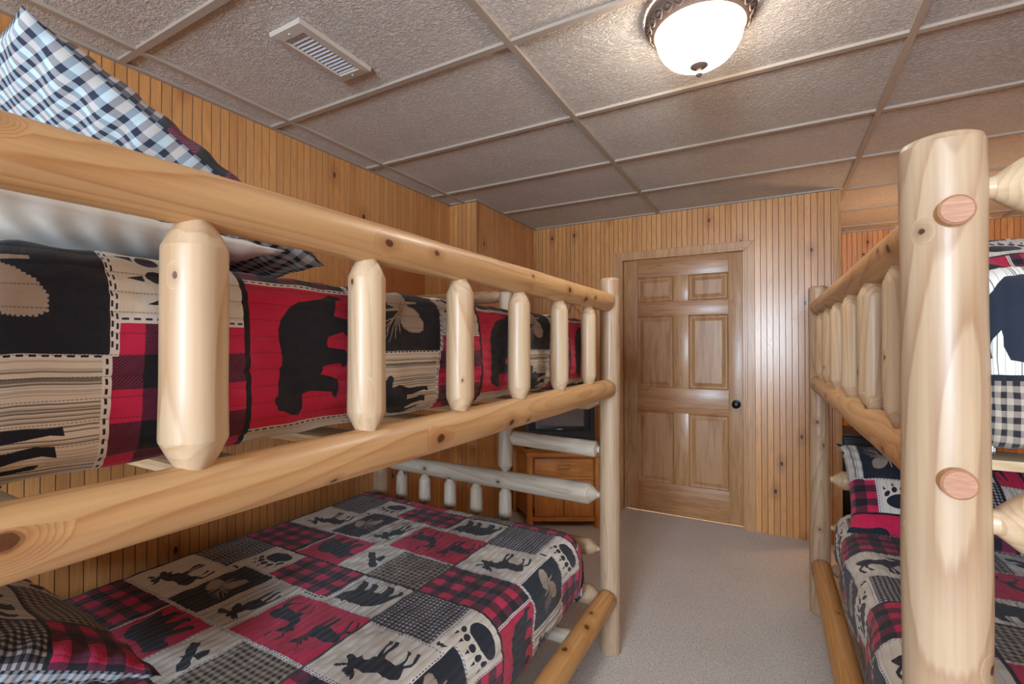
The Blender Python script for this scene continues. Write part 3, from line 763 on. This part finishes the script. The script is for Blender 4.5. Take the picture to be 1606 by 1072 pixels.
# door casing: mitred boards
bm = bmesh.new()
def casing(bm, x0, x1, z1, w, y0, y1):
    def prism(pts):
        a = [bm.verts.new((x, y0, z)) for x, z in pts]; b = [bm.verts.new((x, y1, z)) for x, z in pts]
        n = len(pts); bm.faces.new(a); bm.faces.new(b[::-1])
        for i in range(n): bm.faces.new((a[i], b[i], b[(i + 1) % n], a[(i + 1) % n]))
    prism([(x0 - w, 0), (x0, 0), (x0, z1), (x0 - w, z1 + w)])
    prism([(x1, 0), (x1 + w, 0), (x1 + w, z1 + w), (x1, z1)])
    prism([(x0, z1), (x1, z1), (x1 + w, z1 + w), (x0 - w, z1 + w)])
casing(bm, DX0 - .002, DX1 + .002, DZ - .008, .062, YD - .017, YD)
casing(bm, DX0 + .004, DX1 - .004, DZ - .014, .020, YD - .020, YD - .016)
o = bm_obj('trim_4', bm, M_TRIMV, smooth=False); structure(o)
o.modifiers.new('soft', 'BEVEL').width = 0.002
bm = bmesh.new()                                               # jamb and stop
box(bm, DX0 - .012, DX0 + .006, YD - .002, YD + .10, 0, DZ); box(bm, DX1 - .006, DX1 + .012, YD - .002, YD + .10, 0, DZ)
box(bm, DX0, DX1, YD - .002, YD + .10, DZ - .012, DZ + .006)
box(bm, DX0 + .006, DX0 + .018, YD + .068, YD + .10, 0, DZ - .012); box(bm, DX1 - .018, DX1 - .006, YD + .068, YD + .10, 0, DZ - .012)
structure(bm_obj('trim_5', bm, M_TRIMV, smooth=False))

# six-panel door
door = structure(empty('door_1', ((DX0 + DX1) / 2, YD + .028, 0)))
ox, oy = (DX0 + DX1) / 2, YD + .028
def dbox(name, x0, x1, z0, z1, mat, y0=0.0, y1=0.036, bev=0.002):
    return box_obj(name, (x0 - ox, x1 - ox, y0, y1, z0, z1), mat, door, bev)
dl, dr, dt, db = DX0 + .009, DX1 - .009, DZ - .015, 0.014
PC = [(-.986, -.703), (-.592, -.308)]
PR = [(1.687, 1.888), (1.005, 1.575), (.250, .813)]
dbox('stile', dl, PC[0][0], db, dt, M_DOORV); dbox('stile', PC[1][1], dr, db, dt, M_DOORV)
for z0, z1 in ((PR[0][1], dt), (PR[1][1], PR[0][0]), (PR[2][1], PR[1][0]), (db, PR[2][0])):
    dbox('rail', PC[0][0], PC[1][1], z0, z1, M_DOORH)
for z0, z1 in PR: dbox('mullion', PC[0][1], PC[1][0], z0, z1, M_DOORV)
for x0, x1 in PC:
    for z0, z1 in PR:                                          # sunk moulding and raised field
        bm = bmesh.new(); x0l, x1l = x0 - ox, x1 - ox
        lv = [(0.0, 0.003), (0.010, 0.014), (0.016, 0.016), (0.020, 0.010 + .006), (0.046, 0.005), (0.048, 0.0045)]
        rings = []
        for ins, dep in lv:
            rings.append([bm.verts.new((x, dep, z)) for x, z in ((x0l + ins, z0 + ins), (x1l - ins, z0 + ins), (x1l - ins, z1 - ins), (x0l + ins, z1 - ins))])
        for a, b in zip(rings[:-1], rings[1:]):
            for i in range(4): bm.faces.new((a[i], a[(i + 1) % 4], b[(i + 1) % 4], b[i]))
        bm.faces.new(rings[-1])
        bm_obj('door_panel', bm, M_DOORP, door, smooth=False)
bm = bmesh.new()
lathe(bm, [(0.031, 0), (0.031, 0.004), (0.027, 0.008), (0.013, 0.010), (0.011, 0.026), (0.020, 0.032), (0.027, 0.042), (0.028, 0.052), (0.023, 0.061), (0.010, 0.065)], 32)
bmesh.ops.rotate(bm, verts=bm.verts, cent=(0, 0, 0), matrix=Matrix.Rotation(PI / 2, 3, 'X'))
o = bm_obj('door_knob', bm, M_KNOB, door); o.location = (-.258 - ox, 0, .905)

# rear window (behind the camera; the room's daylight)
w = structure(empty('window_1', ((WIN[0] + WIN[1]) / 2, YR, WIN[2])))
bm = bmesh.new(); hw, hh = (WIN[1] - WIN[0]) / 2, WIN[3] - WIN[2]
for d in ((-hw - .05, hw + .05, -.10, .012, -.05, .02), (-hw - .05, hw + .05, -.10, .012, hh - .02, hh + .05), (-hw - .05, -hw + .02, -.10, .012, .02, hh - .02), (hw - .02, hw + .05, -.10, .012, .02, hh - .02), (-.015, .015, -.08, -.03, .02, hh - .02)):
    box(bm, *d, bev=.003)
bm_obj('window_frame', bm, M_VINYL, w)
m, nt, bs = new_mat('window_glass'); g = G(nt)
tr = g.n('ShaderNodeBsdfTransparent'); gl = g.n('ShaderNodeBsdfGlossy'); gl.inputs['Roughness'].default_value = 0.02
mx = g.n('ShaderNodeMixShader'); mx.inputs[0].default_value = 0.06
nt.links.new(tr.outputs[0], mx.inputs[1]); nt.links.new(gl.outputs[0], mx.inputs[2]); nt.links.new(mx.outputs[0], nt.nodes['Material Output'].inputs[0])
o = box_obj('window_pane', (-hw + .02, hw - .02, -.058, -.052, .02, hh - .02), m, w, bev=0)

# ================================================================ LOG BUNK BEDS
WID = 1.36
Z_TR, Z_LR, Z_BR = 1.513, 1.142, 0.245
def bunk(loc, sx, rz, far_style, near_style, label, LEN=1.92, y_first=.225):
    root = tag(empty('bunk_bed', loc, rz), label, 'bunk bed')
    def P(x, y, z): return (sx * x, y, z)            # x = distance from the aisle line towards the wall
    for x, y, r in ((0, 0, .050), (0, LEN, .0445), (WID, 0, .046), (WID, LEN, .046)):
        log('post', P(x, y, 0), P(x, y, 1.632), r + .001, r - .001, 'FB', W_POST, root, blunt=.010, facet=.010)
    e = LEN - .048
    for x in (0, WID):
        log('guard_rail', P(x, .045, Z_TR), P(x, e, Z_TR + .008), .036, .040, 'TB', W_RAIL, root, tl=.07, tip=.55, facet=.006)
        log('side_rail', P(x, .045, Z_LR), P(x, e, Z_LR + .004), .038, .042, 'TB', W_RAIL, root, tl=.07, tip=.55, facet=.006)
        log('side_rail', P(x, .045, Z_BR), P(x, e - .0, Z_BR), .041, .043, 'TB', W_LOWR, root, tl=.07, tip=.55, facet=.006)
        for z in (Z_TR, Z_LR):
            plug('tenon', P(x, .02, z), P(x, -.066, z), .0205, root)
    for i in range(6):
        y = y_first + i * .2875
        r = (.038, .0335, .0325, .0325, .031, .030)[i] if sx < 0 else .0335
        log('spindle', P(0, y, 1.166), P(0, y, 1.496), r, r * .97, 'TT', W_SPIN, root, tl=.045, tip=.52, facet=.016)
    if sx < 0:
        for i in range(6):
            y = y_first + i * .2875
            log('spindle', P(WID, y, 1.166), P(WID, y, 1.496), .031, .030, 'TT', W_SPIN, root, tl=.045, tip=.52)
    # ends
    for y, style in ((LEN, far_style), (0, near_style)):
        x0, x1 = .045, WID - .045
        if style == 'ladder':
            xl = .53
            log('end_rail', P(x1, y, 1.578), P(xl + .0, y, 1.578), .034, .031, 'TT', W_POST, root, tl=.06, tip=.4)
            log('end_rail', P(x1, y, 1.085), P(x0, y, 1.085), .036, .038, 'TT', W_POST, root, tl=.05, tip=.4)
            log('end_rail', P(x1, y, .676), P(x0, y, .672), .040, .047, 'TT', W_GREY, root, tl=.052, tip=.30)
            log('ladder_post', P(xl, y, .700), P(xl, y, 1.07), .037, .034, 'TT', W_GREY, root, tl=.045, tip=.2)
            log('ladder_post', P(xl, y, 1.10), P(xl, y, 1.60), .034, .032, 'TB', W_GREY, root, tl=.045, tip=.3)
            log('ladder_rung', P(xl - .03, y, .884), P(x0, y, .872), .034, .036, 'TT', W_GREY, root, tl=.018, tip=.45)
            log('ladder_rung', P(xl - .03, y, 1.32), P(x0, y, 1.32), .030, .030, 'TT', W_GREY, root, tl=.018, tip=.45) if False else None
        else:
            for z, r in ((1.552, .045), (1.082, .050), (.672, .045)):
                log('end_rail', P(x1, y, z), P(x0, y, z), r, r, 'TT', W_SPIN, root, tl=.050, tip=.36)
            for i in range(4):
                x = .27 + i * .27
                log('end_spindle', P(x, y, 1.115), P(x, y, 1.545), .030, .030, 'TT', W_SPIN, root, tl=.045, tip=.45)
        log('end_rail', P(x1, y, .432), P(x0, y, .432), .036, .036, 'TT', W_POST, root, tl=.05, tip=.35)
        log('end_rail', P(x1, y, .225), P(x0, y, .222), .040, .043, 'TT', W_POST, root, tl=.05, tip=.5)
        for xs in (.53, .70, .865, 1.035, 1.20):
            log('end_spindle', P(xs, y, .455), P(xs, y, .650), .033, .031, 'TT', W_GREY, root, tl=.040, tip=.30)
    # cross support under the lower bed, and slats
    for y in (LEN - .27, .35):
        log('cross_support', P(WID - .035, y, .175), P(.03, y, .175), .030, .030, 'TT', W_GREY, root, tl=.055, tip=.35)
    for z, xa in ((1.128, .022), (.250, .17)):
        for i in range(7):
            y = .18 + i * .265
            a, b = sorted((sx * xa, sx * (WID - .04)))
            box_obj('slat', (a, b, y - .045, y + .045, z, z + .017), M_SLAT, root, bev=.002)
    return root
LX, LY = -0.64, -0.01
left_bunk = bunk((LX, LY, 0), -1, 0.0, 'ladder', 'head', 'log bunk bed on the left along the panelled wall, ladder at its far end', LEN=2.05, y_first=.34)
RX, RY = 0.214, 0.915
right_bunk = bunk((RX, RY, 0), 1, math.radians(0.8), 'head', 'head', 'log bunk bed on the right with a thick near corner post')

# ================================================================ MATTRESSES
def mattress(name, x0, x1, y0, y1, z0, z1, label, rz=0.0, loc=(0, 0, 0)):
    bm = bmesh.new(); box(bm, x0 - loc[0], x1 - loc[0], y0 - loc[1], y1 - loc[1], z0, z1, bev=.035)
    o = bm_obj(name, bm, M_MATT); o.location = (loc[0], loc[1], 0)
    return tag(o, label, 'mattress')
mattress('mattress', -1.94, -.755, .215, 1.915, 1.172, 1.420, 'white mattress under the quilt on the top level of the left bunk')
mattress('mattress', -1.94, -.80, .215, 1.87, .290, .500, 'white mattress under the quilt on the lower level of the left bunk')
mattress('mattress', .325, 1.48, 1.07, 2.72, 1.172, 1.420, 'white mattress under the quilt on the top level of the right bunk')
mattress('mattress', .345, 1.48, 1.09, 2.72, .290, .500, 'white mattress under the quilt on the lower level of the right bunk')

# ================================================================ QUILTS
q1 = drape('quilt', 1, -1.955, -.695, 1.447, .052, .272, .05, .14, 1.972, ((.06, .272, .03), (.06, .29, .05)),
           lambda x: x + .745 + .276, lambda y: y + .207, bulge=.006, step=.006, seed=2)
tag(q1, 'patchwork lodge quilt hanging behind the guard spindles of the left top bunk', 'quilt')
q2 = drape('quilt', 1, -1.962, -.712, .533, .085, .282, .08, .14, 1.955, ((.06, .25, .03), (.07, .2, .05)),
           lambda x: x + 1.955, lambda y: y - .577, bulge=.004, step=.007, seed=5)
tag(q2, 'wide patchwork quilt spread over the lower left bunk, showing moose, bear and plaid squares', 'quilt')
q3 = drape('quilt', -1, 1.52, .245, .533, .085, .275, .06, .99, 2.76, ((.07, .22, .05), None),
           lambda x: .262 + (.253 - x) - .021, lambda y: 2.5 - y, bulge=.004, step=.008, seed=8)
tag(q3, 'patchwork quilt on the lower right bunk, partly hidden by the thick post', 'quilt')
q4 = drape('quilt', -1, 1.52, .262, 1.447, .055, .275, .02, .985, 2.76, ((.065, .272, .02), None),
           lambda x: .85 - (x - .31), lambda y: .43 + (1.05 - y), bulge=.004, step=.007, seed=9)
tag(q4, 'patchwork quilt on the top right bunk, its end seen beside the thick post', 'quilt')

# ================================================================ PILLOWS
c2, c1 = Vector((-.830, .657, 1.500)), Vector((-.940, .255, 1.800))
ey = (c1 - c2).normalized(); ex = Vector((-.997, .0, -.055))
o = pillow('pillow_sham', .66, (c1 - c2).length, .20, (c2, ex, ey), lambda p, q: (.15 - p, .20 - q * .62), [M_QUILT, M_GING], ears=.05, pinch=-.05, front_k=.8, seed=4)
tag(o, 'large plaid-edged pillow sham with blue-grey gingham back propped up on the left top bunk', 'pillow')
o = pillow('bed_pillow', .66, .40, .07, (Vector((-.755, .520, 1.493)), Vector((-1, 0, .0)), Vector((0, -1, .02))), lambda p, q: (p, q), [M_WHITE, M_WHITE], ears=.04, pinch=.04, gather=.4, seed=6)
tag(o, 'plain white pillow lying beneath the gingham sham on the left top bunk', 'pillow')
o = pillow('pillow_sham', .80, .46, .14, (Vector((-1.19, .530, .618)), Vector((-1, 0, 0)), Vector((0, -.80, .46))), lambda p, q: (1.057 - p, .19 - q), [M_QUILT, M_GING], ears=.05, seed=7)
tag(o, 'patchwork pillow sham at the near end of the lower left bunk', 'pillow')
o = pillow('pillow_sham', .66, .45, .13, (Vector((.265, 2.38, .575)), Vector((1, 0, 0)), Vector((0, .34, .28))), lambda p, q: (.49 - p, .47 + .235 - q), [M_QUILT, M_GING], ears=.05, pinch=.04, seed=8)
tag(o, 'patchwork pillow sham with pinecone and paw squares propped on the lower right bunk', 'pillow')
o = pillow('pillow_sham', .66, .45, .13, (Vector((.37, 2.385, 1.495)), Vector((1, 0, 0)), Vector((0, .30, .22))), lambda p, q: (.73 - p, .41 + .45 - q), [M_QUILT, M_GING], ears=.05, pinch=.04, seed=9)
tag(o, 'patchwork pillow sham at the far end of the top right bunk, only its top showing', 'pillow')

# ================================================================ CORNER CABINET AND TELEVISION
CR = math.radians(29.2)
CX, CY = -1.3755, 3.262
cab = tag(empty('corner_cabinet', (CX, CY, 0), CR), 'orange pine corner cabinet with one drawer over two doors', 'cabinet')
def loc2(x, y):
    dx, dy = x - CX, y - CY
    return (dx * math.cos(CR) + dy * math.sin(CR), -dx * math.sin(CR) + dy * math.cos(CR))
def prism(name, pts, z0, z1, mat, parent, bev=.003):
    bm = bmesh.new()
    a = [bm.verts.new((x, y, z0)) for x, y in pts]; b = [bm.verts.new((x, y, z1)) for x, y in pts]
    bm.faces.new(a[::-1]); bm.faces.new(b)
    for i in range(len(pts)):
        j = (i + 1) % len(pts); bm.faces.new((a[i], a[j], b[j], b[i]))
    if bev: bmesh.ops.bevel(bm, geom=list(bm.edges), offset=bev, segments=2, affect='EDGES')
    return bm_obj(name, bm, mat, parent)
pE, pD, pC = loc2(-1.872, 3.41), loc2(-1.872, 3.825), loc2(-1.175, 3.825)
prism('body', [(-.235, .012), (.235, .012), (pC[0] - .01, pC[1] - .01), (pD[0] + .01, pD[1]), (pE[0] + .01, pE[1])], .035, .522, M_CAB, cab)
prism('top', [(-.275, -.035), (.275, -.035), (pC[0] + .0, pC[1] + .008), (pD[0], pD[1] + .008), (pE[0] - .008, pE[1] - .02)], .522, .552, M_CABH, cab, bev=.006)
for x in (-.25, .25): log('leg', (x, 0, 0), (x, 0, .522), .026, .026, 'FF', M_CAB, cab, facet=.004)
log('leg', (pE[0] + .006, pE[1] - .022, 0), (pE[0] + .006, pE[1] - .022, .522), .022, .022, 'FF', M_CAB, cab, facet=.004)
box_obj('base_rail', (-.225, .225, -.012, .010, .045, .078), M_CABH, cab)
dw = box_obj('drawer', (-.215, .215, -.014, .010, .375, .505), M_CABH, cab, bev=.004)
o = log('handle', (-.045, -.030, .448), (.045, -.030, .448), .012, .012, 'BB', W_LOWR, dw, blunt=.004)
box_obj('middle_rail', (-.222, .222, -.010, .010, .352, .372), M_CABH, cab, bev=.002)
for sx, nm in ((-1, 'cabinet_door'), (1, 'cabinet_door')):
    a, b = sorted((sx * .002, sx * .217))
    d = box_obj(nm, (a, b, -.014, .010, .082, .349), M_CAB, cab, bev=.004)
    bm = bmesh.new(); lathe(bm, [(.006, 0), (.006, .010), (.012, .016), (.012, .024), (.006, .028)], 20)
    bmesh.ops.rotate(bm, verts=bm.verts, cent=(0, 0, 0), matrix=Matrix.Rotation(PI / 2, 3, 'X'))
    k = bm_obj('knob', bm, W_LOWR, d); k.location = (sx * .045, -.014, .315)
    if sx < 0:
        h = box_obj('hinge', (-.224, -.216, -.020, -.012, .105, .150), M_BLACK, d, bev=.002)
# television on the cabinet
tv = tag(empty('television', (-1.445, 3.35, .5525), CR), 'black tube television with a grey screen standing on the corner cabinet', 'television')
def frustum(name, f, b, y0, y1, mat, parent, bev=.008):
    bm = bmesh.new()
    a = [bm.verts.new((x, y0, z)) for x, z in f]; c = [bm.verts.new((x, y1, z)) for x, z in b]
    bm.faces.new(a); bm.faces.new(c[::-1])
    for i in range(4):
        j = (i + 1) % 4; bm.faces.new((a[j], a[i], c[i], c[j]))
    if bev: bmesh.ops.bevel(bm, geom=list(bm.edges), offset=bev, segments=3, affect='EDGES')
    return bm_obj(name, bm, mat, parent)
frustum('casing', [(-.27, 0), (.27, 0), (.27, .50), (-.27, .50)], [(-.26, 0), (.26, 0), (.26, .48), (-.26, .48)], 0, .14, M_BLACK, tv)
frustum('rear_casing', [(-.25, .0), (.25, .0), (.25, .47), (-.25, .47)], [(-.15, .05), (.15, .05), (.15, .33), (-.15, .33)], .135, .36, M_BLACK, tv)
bm = bmesh.new()                                                  # bezel stepping in to the tube
x0, x1, z0, z1 = -.185, .185, .172, .455
for d in ((-.235, x0, -.012, .004, z0 - .035, z1 + .03), (x1, .235, -.012, .004, z0 - .035, z1 + .03), (x0, x1, -.012, .004, z1, z1 + .03), (x0, x1, -.012, .004, z0 - .035, z0)):
    box(bm, *d, bev=.003)
bm_obj('bezel', bm, M_BLACK, tv)
n = 14; bm = bmesh.new(); vs = []
for i in range(n + 1):
    for j in range(n + 1):
        u, v = i / n * 2 - 1, j / n * 2 - 1
        vs.append(bm.verts.new(((x0 + x1) / 2 + u * (x1 - x0) / 2, -.002 - .008 * (1 - u * u) * (1 - v * v), (z0 + z1) / 2 + v * (z1 - z0) / 2)))
for i in range(n):
    for j in range(n): bm.faces.new((vs[i * (n + 1) + j], vs[(i + 1) * (n + 1) + j], vs[(i + 1) * (n + 1) + j + 1], vs[i * (n + 1) + j + 1]))
bm_obj('screen', bm, M_SCREEN, tv)
box_obj('badge', (-.022, .022, -.0145, -.011, .148, .153), M_LOUV, tv, bev=.0005)
bm = bmesh.new()
for i in range(6): box(bm, .045 + i * .024, .060 + i * .024, -.004, .004, .085, .092, bev=.001)
bm_obj('button_row', bm, M_KNOB, tv)
frustum('tape_slot', [(-.12, .045), (.03, .045), (.03, .085), (-.12, .085)], [(-.12, .045), (.03, .045), (.03, .085), (-.12, .085)], -.003, .004, M_DARK, tv, bev=.001)
# power cord dropping between cabinet and ladder
def tube(name, pts, r, mat, parent=None, sub=8):
    P_ = [Vector(p) for p in pts]; path = []
    for i in range(len(P_) - 1):
        a, b, c, d = P_[max(i - 1, 0)], P_[i], P_[i + 1], P_[min(i + 2, len(P_) - 1)]
        for k in range(sub):
            t = k / sub
            path.append(0.5 * ((2 * b) + (c - a) * t + (2 * a - 5 * b + 4 * c - d) * t * t + (3 * b - a - 3 * c + d) * t ** 3))
    path.append(P_[-1]); bm = bmesh.new(); rings = []
    for i, p in enumerate(path):
        d = (path[min(i + 1, len(path) - 1)] - path[max(i - 1, 0)]).normalized()
        a = d.orthogonal().normalized(); b = d.cross(a)
        rings.append([bm.verts.new(p + (a * math.cos(k * PI / 4) + b * math.sin(k * PI / 4)) * r) for k in range(8)])
    for q, w_ in zip(rings[:-1], rings[1:]):
        for k in range(8): bm.faces.new((q[k], q[(k + 1) % 8], w_[(k + 1) % 8], w_[k]))
    return bm_obj(name, bm, mat, parent)
o = tube('power_cord', [(-1.893, 3.34, .60), (-1.893, 3.30, .40), (-1.86, 3.24, .16), (-1.86, 3.12, .006), (-1.72, 3.05, .005)], .003, M_BLACK)
tag(o, 'thin black power cord hanging beside the corner cabinet', 'cord')

# dark low cabinet in the alcove
dc = tag(empty('media_cabinet', (.76, 4.30, 0)), 'low black cabinet in the alcove behind the right bunk', 'cabinet')
box_obj('base', (-.34, .34, -.18, .20, 0, .12), M_CAB, dc)
box_obj('body', (-.35, .35, -.20, .20, .12, .69), M_DARK, dc, bev=.004)
box_obj('top', (-.36, .36, -.21, .21, .69, .715), M_DARK, dc, bev=.004)
for a, b in ((-.345, -.004), (.004, .345)):
    d = box_obj('cabinet_door', (a, b, -.216, -.200, .14, .675), M_DARK, dc, bev=.004)

# unseen table lamp, added on that cabinet to carry the warm alcove light
lp = tag(empty('added_table_lamp', (1.02, 4.30, .7155)), 'unseen table lamp with cream shade, added on the black alcove cabinet for its glow', 'lamp')
bm = bmesh.new(); lathe(bm, [(.07, 0), (.07, .012), (.03, .03), (.045, .10), (.05, .16), (.03, .22), (.012, .25), (.010, .33)], 32)
bm_obj('base', bm, M_BRONZE, lp)
bm = bmesh.new(); lathe(bm, [(.135, .30), (.09, .54), (.087, .54), (.132, .30)], 40)
for f in [f for f in bm.faces if len(f.verts) > 4]: bm.faces.remove(f)
bm_obj('lamp_shade', bm, M_WHITE, lp)

# ================================================================ ON WALLS AND CEILING
ep = tag(empty('electrical_panel', (XL, 2.385, 1.35)), 'flat brown-painted electrical panel on the left wall above the top bunk', 'electrical panel')
box_obj('frame', (0, .008, -.21, .206, 0, .55), M_PANEL, ep, bev=.002)
box_obj('panel_door', (.006, .014, -.115, .115, .05, .49), M_PANEL, ep, bev=.0015)
box_obj('latch', (.013, .017, -.112, -.106, .38, .42), M_CHROME, ep, bev=.0005)

o = tube('hanging_wire', [(-1.585, YD - .004, 1.60), (-1.545, YD - .006, 1.69), (-1.540, YD - .006, 1.695), (-1.46, YD - .004, 1.61)], .0022, M_DARK, sub=3)
tag(o, 'thin dark wire hooked on the back wall left of the door', 'wire')

vent = tag(empty('air_vent', (-1.422, 1.158, H)), 'beige louvered air register in the ceiling', 'air vent')
bm = bmesh.new()
fo = [(-.078, -.158), (.078, -.158), (.078, .158), (-.078, .158)]; fi = [(-.048, -.118), (.048, -.118), (.048, .118), (-.048, .118)]
r1 = [bm.verts.new((x, y, -.001 + .008)) for x, y in fo]; r2 = [bm.verts.new((x * .97, y * .985, -.009)) for x, y in fo]
r3 = [bm.verts.new((x * 1.04, y * 1.02, -.012)) for x, y in fi]; r4 = [bm.verts.new((x, y, -.003)) for x, y in fi]; r5 = [bm.verts.new((x, y, .007)) for x, y in fi]
for a, b in ((r1, r2), (r2, r3), (r3, r4), (r4, r5)):
    for i in range(4): bm.faces.new((a[i], a[(i + 1) % 4], b[(i + 1) % 4], b[i]))
bm_obj('frame', bm, M_VENT, vent, smooth=False)
box_obj('duct_opening', (-.048, .048, -.118, .118, .0055, .0075), M_HOLE, vent, bev=0)
lou = bmesh.new(); box(lou, -.047, .047, -.0075, .0075, -.0006, .0006)
for v in lou.verts: v.co = Matrix.Rotation(math.radians(-32), 3, 'X') @ v.co
lo = bm_obj('louver', lou, M_LOUV, vent, smooth=False); lo.location = (0, -.108, -.002)
for i in range(1, 14):
    c = lo.copy(); COL.objects.link(c); c.parent = vent; c.location = (0, -.108 + i * .0166, -.002)
for s in (-1, 1):
    bm = bmesh.new(); lathe(bm, [(.004, 0), (.003, -.002), (.001, -.003)], 12)
    o = bm_obj('screw', bm, M_LOUV, vent); o.location = (0, s * .136, -.011)

lamp = tag(empty('ceiling_lamp', (-.21, 1.61, H)), 'flush ceiling lamp with white glass bowl and braided bronze rim', 'ceiling lamp')
bm = bmesh.new()
lathe(bm, [(.166, .006), (.168, -.010), (.164, -.016), (.160, -.018), (.146, -.044), (.142, -.047), (.138, -.052), (.128, -.052), (.126, -.040)], 72)
for f in [f for f in bm.faces if len(f.verts) > 4]: bm.faces.remove(f)
bm_obj('rim', bm, M_BRONZE, lamp)
bm = bmesh.new()
NB = 26
def on_rim(t, s, lift):                            # a point on the sloping band; s in [-1,1] across it
    r = .153 - .0065 * s; z = -.031 - .0120 * s
    return Vector(((r + lift * .9) * math.cos(t), (r + lift * .9) * math.sin(t), z - lift * .45))
def sweep(path, rad):
    n = len(path); rings = []
    for i in range(n):
        d = (path[(i + 1) % n] - path[i - 1]).normalized(); a = d.orthogonal().normalized()
        a = (Vector((0, 0, 1)) - d * d.z).normalized(); b = d.cross(a)
        rings.append([bm.verts.new(path[i] + (a * math.cos(k * PI / 3) + b * math.sin(k * PI / 3)) * rad) for k in range(6)])
    for i in range(n):
        for k in range(6): bm.faces.new((rings[i][k], rings[i][(k + 1) % 6], rings[(i + 1) % n][(k + 1) % 6], rings[(i + 1) % n][k]))
for ph in (0, PI):
    sweep([on_rim(2 * PI * i / 416, math.sin(NB / 2 * 2 * PI * i / 416 + ph), .002 + .0015 * math.cos(NB * PI * i / 416 * 2 + ph)) for i in range(416)], .0026)
for i in range(NB):
    t = 2 * PI * (i + .5) / NB
    c = on_rim(t, 0, .001)
    r = bmesh.ops.create_uvsphere(bm, u_segments=12, v_segments=8, radius=1)
    for v in r['verts']:
        q = v.co.copy()
        v.co = c + Vector((-math.sin(t), math.cos(t), 0)) * q.x * .011 + Vector((math.cos(t), math.sin(t), -.45)).normalized() * q.z * .0055 + Vector((-.45 * math.cos(t), -.45 * math.sin(t), -1)).normalized() * q.y * .0068
bm_obj('braid', bm, M_BRONZE, lamp)
m, nt, bs = new_mat('lit_frosted_glass'); g = G(nt)
lw = g.n('ShaderNodeLayerWeight'); lw.inputs[0].default_value = .35
tcz = g.sep(g.n('ShaderNodeTexCoord').outputs['Object'])[2]
em = g.mix(g.maprange(tcz, -.14, -.05), (1, .95, .87, 1), (1, .90, .78, 1))
g.put(bs.inputs['Base Color'], (.85, .82, .78, 1)); bs.inputs['Roughness'].default_value = .25
g.put(bs.inputs['Emission Color'], em); bs.inputs['Emission Strength'].default_value = LAMP_E
bm = bmesh.new()
lathe(bm, [(.130, -.046), (.132, -.052), (.131, -.066), (.125, -.090), (.114, -.112), (.096, -.133), (.074, -.148), (.045, -.158), (.012, -.162)], 64)
for f in [f for f in bm.faces if len(f.verts) > 4 and f.calc_center_median().z > -.1]: bm.faces.remove(f)
bm_obj('glass_bowl', bm, m, lamp)
bm = bmesh.new()
lathe(bm, [(.008, -.156), (.027, -.160), (.027, -.164), (.018, -.170), (.008, -.174), (.007, -.180), (.0105, -.185), (.0105, -.191), (.004, -.197)], 28)
bm_obj('finial', bm, M_BRONZE, lamp)

# repeats of a kind share a group
for o in list(bpy.data.objects):
    if o.parent is None and 'category' in o:
        g_ = {'bunk bed': 'log bunk beds', 'quilt': 'patchwork quilts on the bunks', 'mattress': 'mattresses on the bunks'}.get(o['category'])
        if o.name.startswith('pillow_sham'): g_ = 'patchwork pillow shams'
        if g_: o['group'] = g_
